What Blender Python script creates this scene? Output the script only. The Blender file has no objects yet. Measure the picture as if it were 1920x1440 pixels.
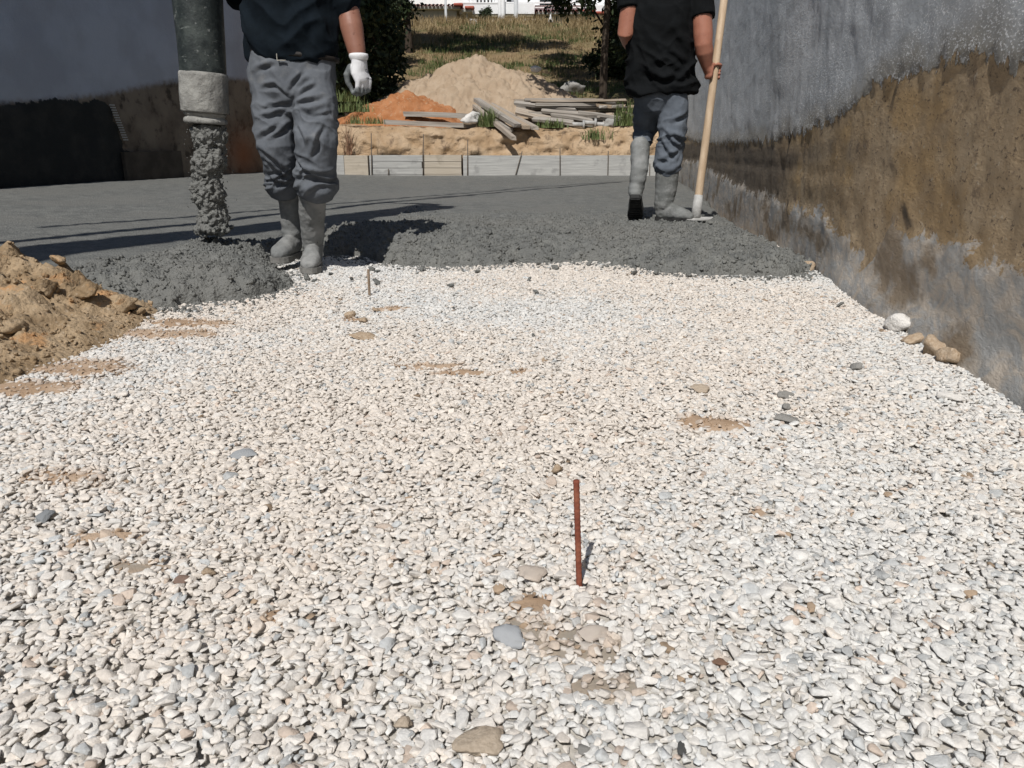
import bpy, bmesh, math, random
import numpy as np
from mathutils import Vector, Matrix
from mathutils.bvhtree import BVHTree
R = math.radians
rng = np.random.default_rng(7)
random.seed(7)
scene = bpy.context.scene
col = scene.collection

# ------------------------------------------------------------ camera, sky, sun, exposure
PITCH = R(17.6)
cam_d = bpy.data.cameras.new('camera'); cam = bpy.data.objects.new('camera', cam_d); col.objects.link(cam)
cam.location = (0, 0, 0.6); cam.rotation_euler = (R(90) - PITCH, 0, 0)
cam_d.sensor_width = 36; cam_d.lens = 27.0; cam_d.clip_start = 0.02; cam_d.clip_end = 900
scene.camera = cam
SUN_EL = R(51); SUN_AZ = math.atan2(0.30, 1.0)          # shadows run away from the camera and a little to the right
world = bpy.data.worlds.new('World'); scene.world = world; world.use_nodes = True
wn = world.node_tree; wn.nodes.clear()
sky = wn.nodes.new('ShaderNodeTexSky'); sky.sky_type = 'NISHITA'; sky.sun_disc = False
sky.sun_elevation = SUN_EL; sky.sun_rotation = math.pi + SUN_AZ; sky.air_density = 1.0; sky.dust_density = 0.6
bg = wn.nodes.new('ShaderNodeBackground'); bg.inputs[1].default_value = 0.055
wo = wn.nodes.new('ShaderNodeOutputWorld')
wn.links.new(sky.outputs[0], bg.inputs[0]); wn.links.new(bg.outputs[0], wo.inputs[0])
sun_d = bpy.data.lights.new('sun', 'SUN'); sun_d.energy = 4.3; sun_d.angle = R(0.53); sun_d.color = (1, 0.972, 0.93)
sun = bpy.data.objects.new('sun', sun_d); col.objects.link(sun); sun.location = (-3, -8, 12)
to_sun = Vector((-math.sin(SUN_AZ) * math.cos(SUN_EL), -math.cos(SUN_AZ) * math.cos(SUN_EL), math.sin(SUN_EL)))
sun.rotation_euler = to_sun.to_track_quat('Z', 'Y').to_euler()
scene.view_settings.view_transform = 'Standard'; scene.view_settings.look = 'None'
scene.view_settings.exposure = 0.0; scene.view_settings.gamma = 1.0

# ------------------------------------------------------------ helpers
cp, sp = math.cos(PITCH), math.sin(PITCH)
def ray(px, py):
    u = (px - 960) / 1440; v = (720 - py) / 1440
    return Vector((u, cp + v * sp, -sp + v * cp))
def at(px, py, Y):
    d = ray(px, py); s = Y / d.y
    return Vector((d.x * s, Y, 0.6 + d.z * s))
def gnd(px, py, z=0.0):
    d = ray(px, py); s = (z - 0.6) / d.z
    return Vector((d.x * s, d.y * s, z))
def V(*a): return Vector(a)

_g = np.random.default_rng(3)
_perm = _g.permutation(256); _perm = np.concatenate([_perm, _perm, _perm])
_grad = _g.normal(size=(256, 3)); _grad /= np.linalg.norm(_grad, axis=1)[:, None]
def pn(x, y, z=0.0):
    x, y, z = np.broadcast_arrays(np.asarray(x, float), np.asarray(y, float), np.asarray(z, float))
    xi = np.floor(x).astype(int); yi = np.floor(y).astype(int); zi = np.floor(z).astype(int)
    xf = x - xi; yf = y - yi; zf = z - zi
    u = xf**3 * (xf * (xf * 6 - 15) + 10); v = yf**3 * (yf * (yf * 6 - 15) + 10); w = zf**3 * (zf * (zf * 6 - 15) + 10)
    out = 0
    for a in (0, 1):
        for b in (0, 1):
            for c in (0, 1):
                g = _grad[_perm[_perm[_perm[(xi + a) & 255] + ((yi + b) & 255)] + ((zi + c) & 255)]]
                d = g[..., 0] * (xf - a) + g[..., 1] * (yf - b) + g[..., 2] * (zf - c)
                out = out + d * (u if a else 1 - u) * (v if b else 1 - v) * (w if c else 1 - w)
    return out * 1.5
def fbm(x, y, z=0.0, o=4, lac=2.1, g=0.5):
    s = 0; a = 1.0; f = 1.0
    for i in range(o):
        s = s + a * pn(np.asarray(x) * f + i * 17.3, np.asarray(y) * f + i * 9.1, np.asarray(z) * f + i * 5.7); a *= g; f *= lac
    return s
def worley(x, y, seed=0):
    xi = np.floor(x).astype(int); yi = np.floor(y).astype(int)
    best = np.full(x.shape, 9.0)
    for a in (-1, 0, 1):
        for b in (-1, 0, 1):
            h = _perm[_perm[(xi + a + seed) & 255] + ((yi + b) & 255)]
            jx = _perm[h + 31] / 255.0; jy = _perm[h + 97] / 255.0
            best = np.minimum(best, (xi + a + jx - x)**2 + (yi + b + jy - y)**2)
    return np.sqrt(best)
def dome(x, y, seed=0, r=0.75): return np.sqrt(np.clip(1 - (worley(x, y, seed) / r)**2, 0, 1))
def sst(a, b, x):
    t = np.clip((x - a) / (b - a), 0, 1); return t * t * (3 - 2 * t)

def link(o, parent=None):
    col.objects.link(o)
    if parent is not None: o.parent = parent
    return o
def mesh_np(name, verts, faces, smooth=True):
    me = bpy.data.meshes.new(name)
    verts = np.asarray(verts, np.float32); 
    if isinstance(faces, np.ndarray):
        k = faces.shape[1]; n = len(faces)
        me.vertices.add(len(verts)); me.vertices.foreach_set('co', verts.ravel())
        me.loops.add(n * k); me.loops.foreach_set('vertex_index', faces.astype(np.int32).ravel())
        me.polygons.add(n); me.polygons.foreach_set('loop_start', np.arange(0, n * k, k, dtype=np.int32))
        me.update(calc_edges=True)
    else:
        me.from_pydata([tuple(v) for v in verts], [], faces)
    me.polygons.foreach_set('use_smooth', np.full(len(me.polygons), smooth)); me.update()
    return me
def obj(name, me, m=None, parent=None):
    o = bpy.data.objects.new(name, me)
    if m is not None:
        me.materials.clear(); me.materials.append(m)
    return link(o, parent)
def tag(o, label=None, cat=None, group=None, kind=None):
    if label: o['label'] = label
    if cat: o['category'] = cat
    if group: o['group'] = group
    if kind: o['kind'] = kind
    return o
def empty(name, loc, label, cat, group=None):
    o = bpy.data.objects.new(name, None); o.empty_display_size = 0.1; o.location = loc
    col.objects.link(o); tag(o, label, cat, group); return o
def part(name, me, m, root, parent=None):
    """mesh given in world coordinates, parented to a root Empty that only has a location"""
    loc = np.array(root.location)
    if me.users == 0 or True:
        co = np.empty(len(me.vertices) * 3, np.float32); me.vertices.foreach_get('co', co)
        co = co.reshape(-1, 3) - loc; me.vertices.foreach_set('co', co.ravel().astype(np.float32)); me.update()
    return obj(name, me, m, parent or root)
def grid_faces(nx, ny, mask=None):
    i = np.arange(nx * ny).reshape(ny, nx)
    f = np.stack([i[:-1, :-1], i[:-1, 1:], i[1:, 1:], i[1:, :-1]], -1).reshape(-1, 4)
    return f if mask is None else f[mask.ravel()]
def compact(v, f):
    used = np.unique(f); mp = np.zeros(len(v), int); mp[used] = np.arange(len(used))
    return v[used], mp[f], used
def boxv(x0, x1, y0, y1, z0, z1):
    v = [(x, y, z) for z in (z0, z1) for y in (y0, y1) for x in (x0, x1)]
    f = [(0, 2, 3, 1), (4, 5, 7, 6), (0, 1, 5, 4), (2, 6, 7, 3), (0, 4, 6, 2), (1, 3, 7, 5)]
    return v, f
class MB:
    def __init__(s): s.v = []; s.f = []
    def add(s, v, f):
        n = len(s.v); s.v += [tuple(q) for q in v]; s.f += [tuple(i + n for i in q) for q in f]; return s
    def box(s, *a): return s.add(*boxv(*a))
    def chain(s, pts, rad, n=14, ref=V(1, 0, 0), flat=False):
        """closed loft through pts; rad is r or (r along ref, r across)"""
        pts = [Vector(p) for p in pts]; rings = []
        m = len(pts)
        T = [((pts[min(i + 1, m - 1)] - pts[max(i - 1, 0)]).normalized()) for i in range(m)]
        rr = [(r, r) if not isinstance(r, (tuple, list)) else r for r in rad]
        P = []
        def ring(c, t, r):
            rf = Vector(ref) if not callable(ref) else ref(c)
            u = rf - rf.dot(t) * t
            if u.length < 1e-3: u = V(0, 1, 0) - t.y * t
            u.normalize(); w = t.cross(u)
            return [c + u * (r[0] * math.cos(2 * math.pi * k / n)) + w * (r[1] * math.sin(2 * math.pi * k / n)) for k in range(n)]
        e = 0.0 if flat else 0.55
        if not flat: P.append(ring(pts[0] - T[0] * min(rr[0]) * e, T[0], (rr[0][0] * .72, rr[0][1] * .72)))
        for i in range(m): P.append(ring(pts[i], T[i], rr[i]))
        if not flat: P.append(ring(pts[-1] + T[-1] * min(rr[-1]) * e, T[-1], (rr[-1][0] * .72, rr[-1][1] * .72)))
        v = [q for r_ in P for q in r_]; f = []
        for a in range(len(P) - 1):
            for k in range(n):
                f.append((a * n + k, a * n + (k + 1) % n, (a + 1) * n + (k + 1) % n, (a + 1) * n + k))
        e2 = 0.0 if flat else 0.85
        v.append(pts[0] - T[0] * min(rr[0]) * e2); v.append(pts[-1] + T[-1] * min(rr[-1]) * e2)
        for k in range(n):
            f.append((len(v) - 2, (k + 1) % n, k)); b = (len(P) - 1) * n
            f.append((len(v) - 1, b + k, b + (k + 1) % n))
        return s.add(v, f)
    def ball(s, c, r, n=12):
        r = r if isinstance(r, (tuple, list)) else (r, r, r)
        v = []; f = []; m = n // 2
        for i in range(m + 1):
            a = math.pi * i / m
            for k in range(n):
                b = 2 * math.pi * k / n
                v.append((c[0] + r[0] * math.sin(a) * math.cos(b), c[1] + r[1] * math.sin(a) * math.sin(b), c[2] + r[2] * math.cos(a)))
        for i in range(m):
            for k in range(n): f.append((i * n + k, (i + 1) * n + k, (i + 1) * n + (k + 1) % n, i * n + (k + 1) % n))
        return s.add(v, f)
    def mesh(s, name, smooth=False): return mesh_np(name, np.array(s.v), s.f, smooth)
def remesh(me, vox, sm=3, fac=0.5):
    o = bpy.data.objects.new('tmp', me); col.objects.link(o)
    m = o.modifiers.new('r', 'REMESH'); m.mode = 'VOXEL'; m.voxel_size = vox
    if sm: s = o.modifiers.new('s', 'SMOOTH'); s.factor = fac; s.iterations = sm
    dg = bpy.context.evaluated_depsgraph_get()
    out = bpy.data.meshes.new_from_object(o.evaluated_get(dg))
    bpy.data.objects.remove(o); bpy.data.meshes.remove(me)
    out.polygons.foreach_set('use_smooth', np.ones(len(out.polygons), bool)); out.update()
    return out
def getv(me):
    co = np.empty(len(me.vertices) * 3, np.float32); me.vertices.foreach_get('co', co); return co.reshape(-1, 3)
def getn(me):
    no = np.empty(len(me.vertices) * 3, np.float32); me.vertex_normals.foreach_get('vector', no); return no.reshape(-1, 3)
def setv(me, co): me.vertices.foreach_set('co', np.asarray(co, np.float32).ravel()); me.update()
def attr(me, name, data, typ='FLOAT'):
    a = me.attributes.new(name, typ, 'POINT')
    if typ == 'FLOAT_COLOR':
        d = np.ones((len(data), 4), np.float32); d[:, :3] = data; a.data.foreach_set('color', d.ravel())
    elif typ == 'FLOAT_VECTOR': a.data.foreach_set('vector', np.asarray(data, np.float32).ravel())
    else: a.data.foreach_set('value', np.asarray(data, np.int32 if typ == 'INT' else np.float32).ravel())

# ------------------------------------------------------------ materials
class NT:
    def __init__(s, name, rough=0.85, spec=0.3):
        s.m = bpy.data.materials.new(name); s.m.use_nodes = True; s.t = s.m.node_tree; s.n = s.t.nodes
        s.b = s.n['Principled BSDF']; s.b.inputs['Roughness'].default_value = rough
        s.b.inputs['Specular IOR Level'].default_value = spec
        s.co = s.new('ShaderNodeTexCoord').outputs['Object']
    def new(s, t, **k):
        n = s.n.new(t)
        for a, b in k.items(): setattr(n, a, b)
        return n
    def put(s, sock, v):
        if isinstance(v, bpy.types.NodeSocket): s.t.links.new(v, sock)
        elif isinstance(v, (tuple, list)) and len(v) == 3 and sock.type == 'RGBA': sock.default_value = (*v, 1)
        else: sock.default_value = v
    def noise(s, scale, detail=4, rough=0.55, co=None, sc=None, dist=0.0):
        c = co or s.co
        if sc:
            mp = s.new('ShaderNodeMapping'); s.put(mp.inputs[0], c); mp.inputs['Scale'].default_value = sc; c = mp.outputs[0]
        n = s.new('ShaderNodeTexNoise'); s.put(n.inputs['Vector'], c); n.inputs['Scale'].default_value = scale
        n.inputs['Detail'].default_value = detail; n.inputs['Roughness'].default_value = rough; n.inputs['Distortion'].default_value = dist
        return n.outputs[0]
    def voro(s, scale, co=None, feat='F1', sc=None):
        c = co or s.co
        if sc:
            mp = s.new('ShaderNodeMapping'); s.put(mp.inputs[0], c); mp.inputs['Scale'].default_value = sc; c = mp.outputs[0]
        n = s.new('ShaderNodeTexVoronoi', feature=feat); s.put(n.inputs['Vector'], c); n.inputs['Scale'].default_value = scale
        return n.outputs[0]
    def ramp(s, fac, lo, hi, a=0.0, b=1.0):
        n = s.new('ShaderNodeMapRange', interpolation_type='SMOOTHSTEP'); s.put(n.inputs[0], fac)
        s.put(n.inputs[1], lo); s.put(n.inputs[2], hi); n.inputs[3].default_value = a; n.inputs[4].default_value = b
        return n.outputs[0]
    def mix(s, f, a, b, mode='MIX'):
        n = s.new('ShaderNodeMix', data_type='RGBA', blend_type=mode); s.put(n.inputs[0], f); s.put(n.inputs[6], a); s.put(n.inputs[7], b)
        return n.outputs[2]
    def math(s, op, a, b=0.0, c=0.0):
        n = s.new('ShaderNodeMath', operation=op); s.put(n.inputs[0], a); s.put(n.inputs[1], b); s.put(n.inputs[2], c); return n.outputs[0]
    def attr(s, name, typ='GEOMETRY', out='Fac'):
        n = s.new('ShaderNodeAttribute', attribute_type=typ, attribute_name=name); return n.outputs[out]
    def bump(s, h, strength, dist, normal=None):
        n = s.new('ShaderNodeBump'); n.inputs['Strength'].default_value = strength; n.inputs['Distance'].default_value = dist
        s.put(n.inputs['Height'], h)
        if normal: s.put(n.inputs['Normal'], normal)
        return n.outputs[0]
    def done(s, color=None, normal=None, rough=None):
        if color is not None: s.put(s.b.inputs['Base Color'], color)
        if normal is not None: s.put(s.b.inputs['Normal'], normal)
        if rough is not None: s.put(s.b.inputs['Roughness'], rough)
        return s.m
def simple(name, c1, c2, scale=6, rough=0.85, spec=0.3, bs=60, bd=0.004, bstr=0.6, detail=5, sc=None, c3=None):
    k = NT(name, rough, spec)
    n = k.noise(scale, detail, 0.6, sc=sc); c = k.mix(k.ramp(n, 0.35, 0.65), c1, c2)
    if c3: c = k.mix(k.ramp(k.noise(scale * 3.7, 4, 0.6), 0.56, 0.68), c, c3)
    return k.done(c, k.bump(k.noise(bs, 5, 0.6, sc=sc), bstr, bd))

# ------------------------------------------------------------ shared materials
M = {}
M['earth'] = simple('earth', (.30, .20, .115), (.42, .30, .19), 3, .95, .15, 40, .02, .7, c3=(.24, .15, .085))
M['dirt_plain'] = simple('dirt_plain', (.26, .19, .12), (.34, .26, .17), .6, .95, .1, 8, .03, .5)
M['sand'] = simple('sand', (.345, .258, .178), (.40, .31, .222), 5, .97, .1, 45, .02, .6)
M['redsoil'] = simple('red_soil', (.33, .135, .055), (.41, .19, .09), 5, .97, .1, 40, .02, .8, c3=(.40, .26, .16))
def mound_mat():
    k = NT('mound_earth', .96, .15)
    k.co = k.new('ShaderNodeNewGeometry').outputs['Position']
    n = k.noise(5, 6, .6); c = k.mix(k.ramp(n, .40, .60), (.27, .19, .112), (.41, .305, .195))
    c = k.mix(k.ramp(k.noise(9, 4, .6, sc=(1, 1, 2)), .55, .68), c, (.46, .27, .135))
    c = k.mix(k.ramp(k.noise(60, 4, .7), .55, .72), c, (.43, .345, .25))
    h = k.math('ADD', k.noise(70, 6, .65), k.math('MULTIPLY', k.voro(60), -.5))
    return k.done(c, k.bump(h, .9, .012))
M['mound'] = mound_mat()

def concrete_mat():
    k = NT('wet_concrete', .62, .4); k.co = k.new('ShaderNodeNewGeometry').outputs['Position']
    n = k.noise(9, 6, .65); c = k.mix(k.ramp(n, .35, .68), (.124, .126, .119), (.180, .181, .168))
    c = k.mix(k.ramp(k.noise(1.3, 3, .5), .45, .62), c, (.160, .159, .147))
    c = k.mix(k.ramp(k.noise(120, 3, .6), .66, .74), c, (.27, .265, .25))
    h = k.math('ADD', k.math('MULTIPLY', k.noise(55, 6, .7), 1.1), k.math('MULTIPLY', k.voro(95), .6))
    r = k.ramp(k.noise(30, 4, .6), .3, .7, .48, .78)
    return k.done(c, k.bump(h, .85, .010), r)
M['concrete'] = concrete_mat()
def stone_mat(src):
    k = NT('limestone_' + src, .9, .25)
    if src == 'scatter': c = k.attr('tint', 'INSTANCER', 'Color')
    else: c = k.new('ShaderNodeObjectInfo').outputs['Color']
    f = k.ramp(k.noise(2.2, 4, .6), .3, .7, .86, 1.08)
    g = k.new('ShaderNodeVectorMath', operation='SCALE'); k.put(g.inputs[0], c); k.put(g.inputs['Scale'], f)
    return k.done(g.outputs[0], k.bump(k.noise(7, 6, .65), .35, .12))
M['stone_s'] = stone_mat('scatter'); M['stone_o'] = stone_mat('single')

# ------------------------------------------------------------ stone shapes
def ico(sub):
    bm = bmesh.new(); bmesh.ops.create_icosphere(bm, subdivisions=sub, radius=1.0)
    v = np.array([q.co[:] for q in bm.verts]); f = np.array([[w.index for w in q.verts] for q in bm.faces]); bm.free(); return v, f
ICO2 = ico(3 - 1); ICO3 = ico(3)
def stone_mesh(name, seed, flat=(.45, .75), planes=11, sharp=9.0, lump=0.0, hi=False, mat=None, rough=0.0):
    r = np.random.default_rng(seed); v, f = ICO3 if hi else ICO2
    n = r.normal(size=(planes, 3)); n /= np.linalg.norm(n, axis=1)[:, None]; h = r.uniform(.62, 1.0, planes)
    d = np.clip(v @ n.T, 1e-3, None) / h
    rad = 1 / (np.sum(d**sharp, 1)**(1 / sharp))
    rad = np.clip(rad, .3, 1.35)
    if lump: rad = rad * (1 + lump * fbm(v[:, 0] * 1.7 + seed, v[:, 1] * 1.7, v[:, 2] * 1.7, 4) )
    if rough: rad = rad * (1 + rough * fbm(v[:, 0] * 5 + seed, v[:, 1] * 5, v[:, 2] * 5, 3))
    p = v * rad[:, None] * np.array([1, r.uniform(.62, .95), r.uniform(*flat)])
    me = mesh_np(name, p, f, True)
    if mat: me.materials.append(mat)
    return me
stones_col = bpy.data.collections.new('stone_shapes'); NST = 16
def chip_mesh(name, seed, mat=None):
    """crushed limestone chip: bevelled convex hull with flat facets"""
    r = np.random.default_rng(seed); k = int(r.integers(9, 15)); p = r.normal(size=(k, 3)); p /= np.linalg.norm(p, axis=1)[:, None]
    p = p * r.uniform(.82, 1.0, (k, 1)) * np.array([1.0, r.uniform(.58, .9), r.uniform(.36, .62)])
    bm = bmesh.new(); vs = [bm.verts.new(q) for q in p]
    res = bmesh.ops.convex_hull(bm, input=vs); bmesh.ops.delete(bm, geom=[q for q in bm.verts if not q.link_faces], context='VERTS')
    bmesh.ops.dissolve_limit(bm, angle_limit=.22, verts=bm.verts[:], edges=bm.edges[:])
    bmesh.ops.bevel(bm, geom=bm.edges[:], offset=.13, segments=2, affect='EDGES', profile=.5, clamp_overlap=True)
    bmesh.ops.triangulate(bm, faces=bm.faces[:]); me = bpy.data.meshes.new(name); bm.to_mesh(me); bm.free()
    me.polygons.foreach_set('use_smooth', np.ones(len(me.polygons), bool)); me.update()
    if mat: me.materials.append(mat)
    return me
NST = 24
stone_meshes = [chip_mesh('stone_shape', 50 + i, M['stone_s']) for i in range(NST)]
for me in stone_meshes: stones_col.objects.link(bpy.data.objects.new('stone_shape', me))
crumb_col = bpy.data.collections.new('crumb_shapes')
crumb_meshes = [stone_mesh('crumb_shape', 90 + i, (.6, .9), 14, 5.0, .30, mat=M['concrete']) for i in range(8)]
for me in crumb_meshes: crumb_col.objects.link(bpy.data.objects.new('crumb_shape', me))

def scatter_group(coll):
    g = bpy.data.node_groups.new('scatter_' + coll.name, 'GeometryNodeTree')
    g.interface.new_socket('Geometry', in_out='INPUT', socket_type='NodeSocketGeometry')
    g.interface.new_socket('Geometry', in_out='OUTPUT', socket_type='NodeSocketGeometry')
    N = g.nodes; i = N.new('NodeGroupInput'); o = N.new('NodeGroupOutput'); ip = N.new('GeometryNodeInstanceOnPoints')
    ci = N.new('GeometryNodeCollectionInfo'); ci.inputs['Collection'].default_value = coll
    ci.inputs['Separate Children'].default_value = True; ci.inputs['Reset Children'].default_value = True
    ip.inputs['Pick Instance'].default_value = True
    def na(n, t):
        q = N.new('GeometryNodeInputNamedAttribute'); q.data_type = t; q.inputs[0].default_value = n; return q.outputs[0]
    L = g.links.new
    e2r = N.new('FunctionNodeEulerToRotation')
    L(na('rot', 'FLOAT_VECTOR'), e2r.inputs[0])
    L(i.outputs[0], ip.inputs['Points']); L(ci.outputs[0], ip.inputs['Instance']); L(na('idx', 'INT'), ip.inputs['Instance Index'])
    L(e2r.outputs[0], ip.inputs['Rotation']); L(na('scl', 'FLOAT_VECTOR'), ip.inputs['Scale']); L(ip.outputs[0], o.inputs[0])
    return g
G_ST = scatter_group(stones_col); G_CR = scatter_group(crumb_col)
def scatter(name, group, P, rot, scl, idx, tint=None, parent=None):
    me = bpy.data.meshes.new(name); me.vertices.add(len(P)); me.vertices.foreach_set('co', np.asarray(P, np.float32).ravel())
    attr(me, 'rot', rot, 'FLOAT_VECTOR'); attr(me, 'scl', scl, 'FLOAT_VECTOR'); attr(me, 'idx', idx, 'INT')
    if tint is not None: attr(me, 'tint', tint, 'FLOAT_COLOR')
    o = obj(name, me, None, parent); o.modifiers.new('scatter', 'NODES').node_group = group; o['kind'] = 'stuff'
    return o

# ------------------------------------------------------------ layout functions
WX0, WK = 1.02, 0.125                      # right wall line x = WX0 + WK*y
LX0, LK = -6.85, 0.25                      # left wall line x = LX0 + LK*y
def wall_x(y): return WX0 + WK * y
def on_wall(px, py):
    d = ray(px, py); s = WX0 / (d.x - WK * d.y); return s * d.y, 0.6 + s * d.z
def on_left(px, py):
    d = ray(px, py); s = LX0 / (d.x - LK * d.y); return s * d.y, 0.6 + s * d.z

edge_px = [(-700, 640), (-300, 605), (0, 590), (250, 577), (330, 574), (430, 558), (520, 547), (543, 531), (524, 508), (505, 494), (530, 484),
           (590, 474), (645, 474), (690, 482), (740, 490), (830, 496), (980, 489), (1100, 488), (1180, 494), (1260, 507), (1350, 513), (1430, 515), (1488, 512), (1504, 500)]
EDGE = [gnd(*p, 0.012) for p in edge_px]
EDGE = np.array([[p.x, p.y] for p in EDGE])
EDGE = np.vstack([EDGE, [[wall_x(4.25) - .10, 4.3], [wall_x(5.2) - .17, 5.2], [wall_x(6.5) - .13, 6.5], [wall_x(9) - .05, 9], [wall_x(13) - .03, 13], ]])
POLY = np.vstack([EDGE, [[-3, 13], [-9, 13], [-9, 2.5]]])
def inside(x, y, P):
    c = np.zeros(x.shape, bool); j = len(P) - 1
    for i in range(len(P)):
        a, b = P[i], P[j]
        t = ((a[1] > y) != (b[1] > y)) & (x < (b[0] - a[0]) * (y - a[1]) / (b[1] - a[1] + 1e-12) + a[0]); c ^= t; j = i
    return c
def edge_dist(x, y):
    d = np.full(x.shape, 9.0)
    for a, b in zip(EDGE[:-1], EDGE[1:]):
        e = b - a; t = np.clip(((x - a[0]) * e[0] + (y - a[1]) * e[1]) / (e @ e), 0, 1)
        d = np.minimum(d, np.hypot(x - a[0] - t * e[0], y - a[1] - t * e[1]))
    return np.where(inside(x, y, POLY), d, -d)
rid = [gnd(*p, .17) for p in [(-250, 480), (20, 474), (160, 474), (300, 449), (400, 432), (500, 419), (620, 405), (780, 389), (900, 378), (1100, 375), (1350, 372)]]
RX = np.array([p.x for p in rid]); RY = np.array([p.y for p in rid])
def conc(x, y):
    """concrete surface height, lumpiness"""
    wob = .09 * fbm(x * 2.3, y * 2.3, 1.7, 3)
    d = edge_dist(x, y) + .06 * fbm(x * 4.5, y * 4.5, 4.4, 3) + .03 * fbm(x * 15, y * 15, 1.4, 3)
    yr = np.interp(x, RX, RY) + wob
    left = sst(-.4, -1.0, x)
    front = sst(0, .22 + .5 * (1 - left), yr - y)
    L = np.clip(front + .10, 0, 1)
    L = np.where(x > -.8, np.clip(sst(1.6, -.3, y - (4.9 + .5 * fbm(x * 1.5, y * 1.5, 9., 2))) , .08, 1), L)
    L = np.maximum(L, left * sst(.35, 0, np.abs(y - yr)) * .7)
    base = .088 + .068 * sst(-1.5, -5.0, x) + .006 * fbm(x * 1.2, y * 1.2, 2.2, 2)
    top = base + left * (.030 * front - .035 * sst(.32, .02, np.abs(y - yr - .22)))
    top = top + .022 * np.exp(-((x + 1.46)**2 + (y - 3.75)**2) / .05)
    top = top + (1 - left) * .012 * sst(.7, .2, np.abs(y - 4.45))
    # wide ripples left by the screed on the smooth part
    top = top + (1 - L) * .004 * fbm(x * 3, y * 9, 5.5, 3)
    prof = np.sqrt(np.clip(1 - (1 - np.clip(d / .42, 0, 1))**2, 0, 1))
    lum = .013 * dome(x * 11 + .5 * fbm(x * 6, y * 6, 0, 2), y * 11, 3) + .018 * dome(x * 24, y * 24 + .4 * fbm(x * 14, y * 14, 3., 2), 11) + .010 * dome(x * 52, y * 52, 23) + .020 * fbm(x * 6, y * 6, 8., 3) + .012 * fbm(x * 22, y * 22, 3., 3) - .018
    z = top * prof + L * lum * np.clip(d / .06, 0, 1)
    return np.where(d > 0, np.maximum(z, -.03), -.06), L, d

def ground_h(x, y): return .011 * fbm(x * 1.1, y * 1.1, 6., 3) + .004 * fbm(x * 5, y * 5, 2., 2)
# bare sandy spots in the gravel: pixel centre, half sizes in metres, height of the sand, tint
spots = [((1335, 793), (.085, .055), .012, 0), ((805, 690), (.12, .03), .012, 0), ((870, 702), (.10, .022), .008, 0), ((970, 704), (.05, .025), .008, 0), ((735, 579), (.08, .035), .010, 0),
         ((655, 601), (.06, .03), .010, 0), ((180, 1003), (.05, .02), .012, 0), ((270, 1055), (.05, .02), .006, 1), ((1445, 969), (.022, .012), .012, 0),
         ((990, 1138), (.03, .016), .010, 0), ((1000, 1185), (.045, .03), .0, 1), ((1090, 1215), (.05, .03), .001, 1), ((1110, 1285), (.055, .026), .003, 1), ((1170, 1310), (.03, .018), .004, 1),
         ((1340, 1255), (.018, .01), .006, 0), ((500, 1168), (.02, .012), .006, 0), ((130, 890), (.09, .05), .002, 0), ((360, 605), (.16, .07), .012, 0), ((310, 625), (.20, .07), .010, 0), ((150, 690), (.16, .09), .010, 0), ((60, 725), (.14, .06), .010, 0), ((330, 1085), (.02, .012), .004, 0)]
SP = [(gnd(*c), r, h, t) for c, r, h, t in spots]
def sand_w(x, y):
    s = np.zeros(x.shape); g = np.zeros(x.shape)
    wx = x + .035 * fbm(x * 11, y * 11, 1., 4); wy = y + .03 * fbm(x * 11, y * 11, 7., 4)
    for c, r, h, t in SP:
        q = np.hypot((wx - c.x) / r[0], (wy - c.y) / r[1]); w = sst(1.25, .55, q)
        s = np.maximum(s, w * (1 if h > .004 else .62)); g = np.maximum(g, w * t)
    return s, g

# ------------------------------------------------------------ ground sheet
v, f = boxv(-300, 300, -60, 500, -1.0, -.07)
tag(obj('ground', mesh_np('ground', v, f, False), M['dirt_plain']), kind='structure')

# ------------------------------------------------------------ gravel bed
def bed_mat():
    k = NT('bed_sand', .96, .15)
    a = k.attr('sandy'); g = k.attr('grey')
    c = k.mix(k.ramp(k.noise(6, 5, .6), .4, .62), (.36, .25, .165), (.45, .335, .24))
    c = k.mix(g, c, (.33, .29, .24))
    dust = k.mix(k.ramp(k.noise(40, 4, .6), .35, .65), (.46, .43, .385), (.56, .53, .48))
    c = k.mix(k.ramp(a, .1, .5), dust, c)
    return k.done(c, k.bump(k.noise(170, 5, .7), .7, .004))
xs = np.arange(-3.4, 2.0, .02); ys = np.arange(-1.2, 4.6, .02)
X, Y = np.meshgrid(xs, ys); S, Gq = sand_w(X, Y)
Z = ground_h(X, Y) - .0068 + .012 * S + .004 * fbm(X * 20, Y * 20, 3., 3)
msk = (X < wall_x(Y) - .0)[:-1, :-1]
v, f, used = compact(np.stack([X, Y, Z], -1).reshape(-1, 3), grid_faces(len(xs), len(ys), msk))
me = mesh_np('gravel_bed', v, f); attr(me, 'sandy', S.ravel()[used]); attr(me, 'grey', Gq.ravel()[used])
bed = tag(obj('gravel_bed', me, bed_mat()), kind='structure')

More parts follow.
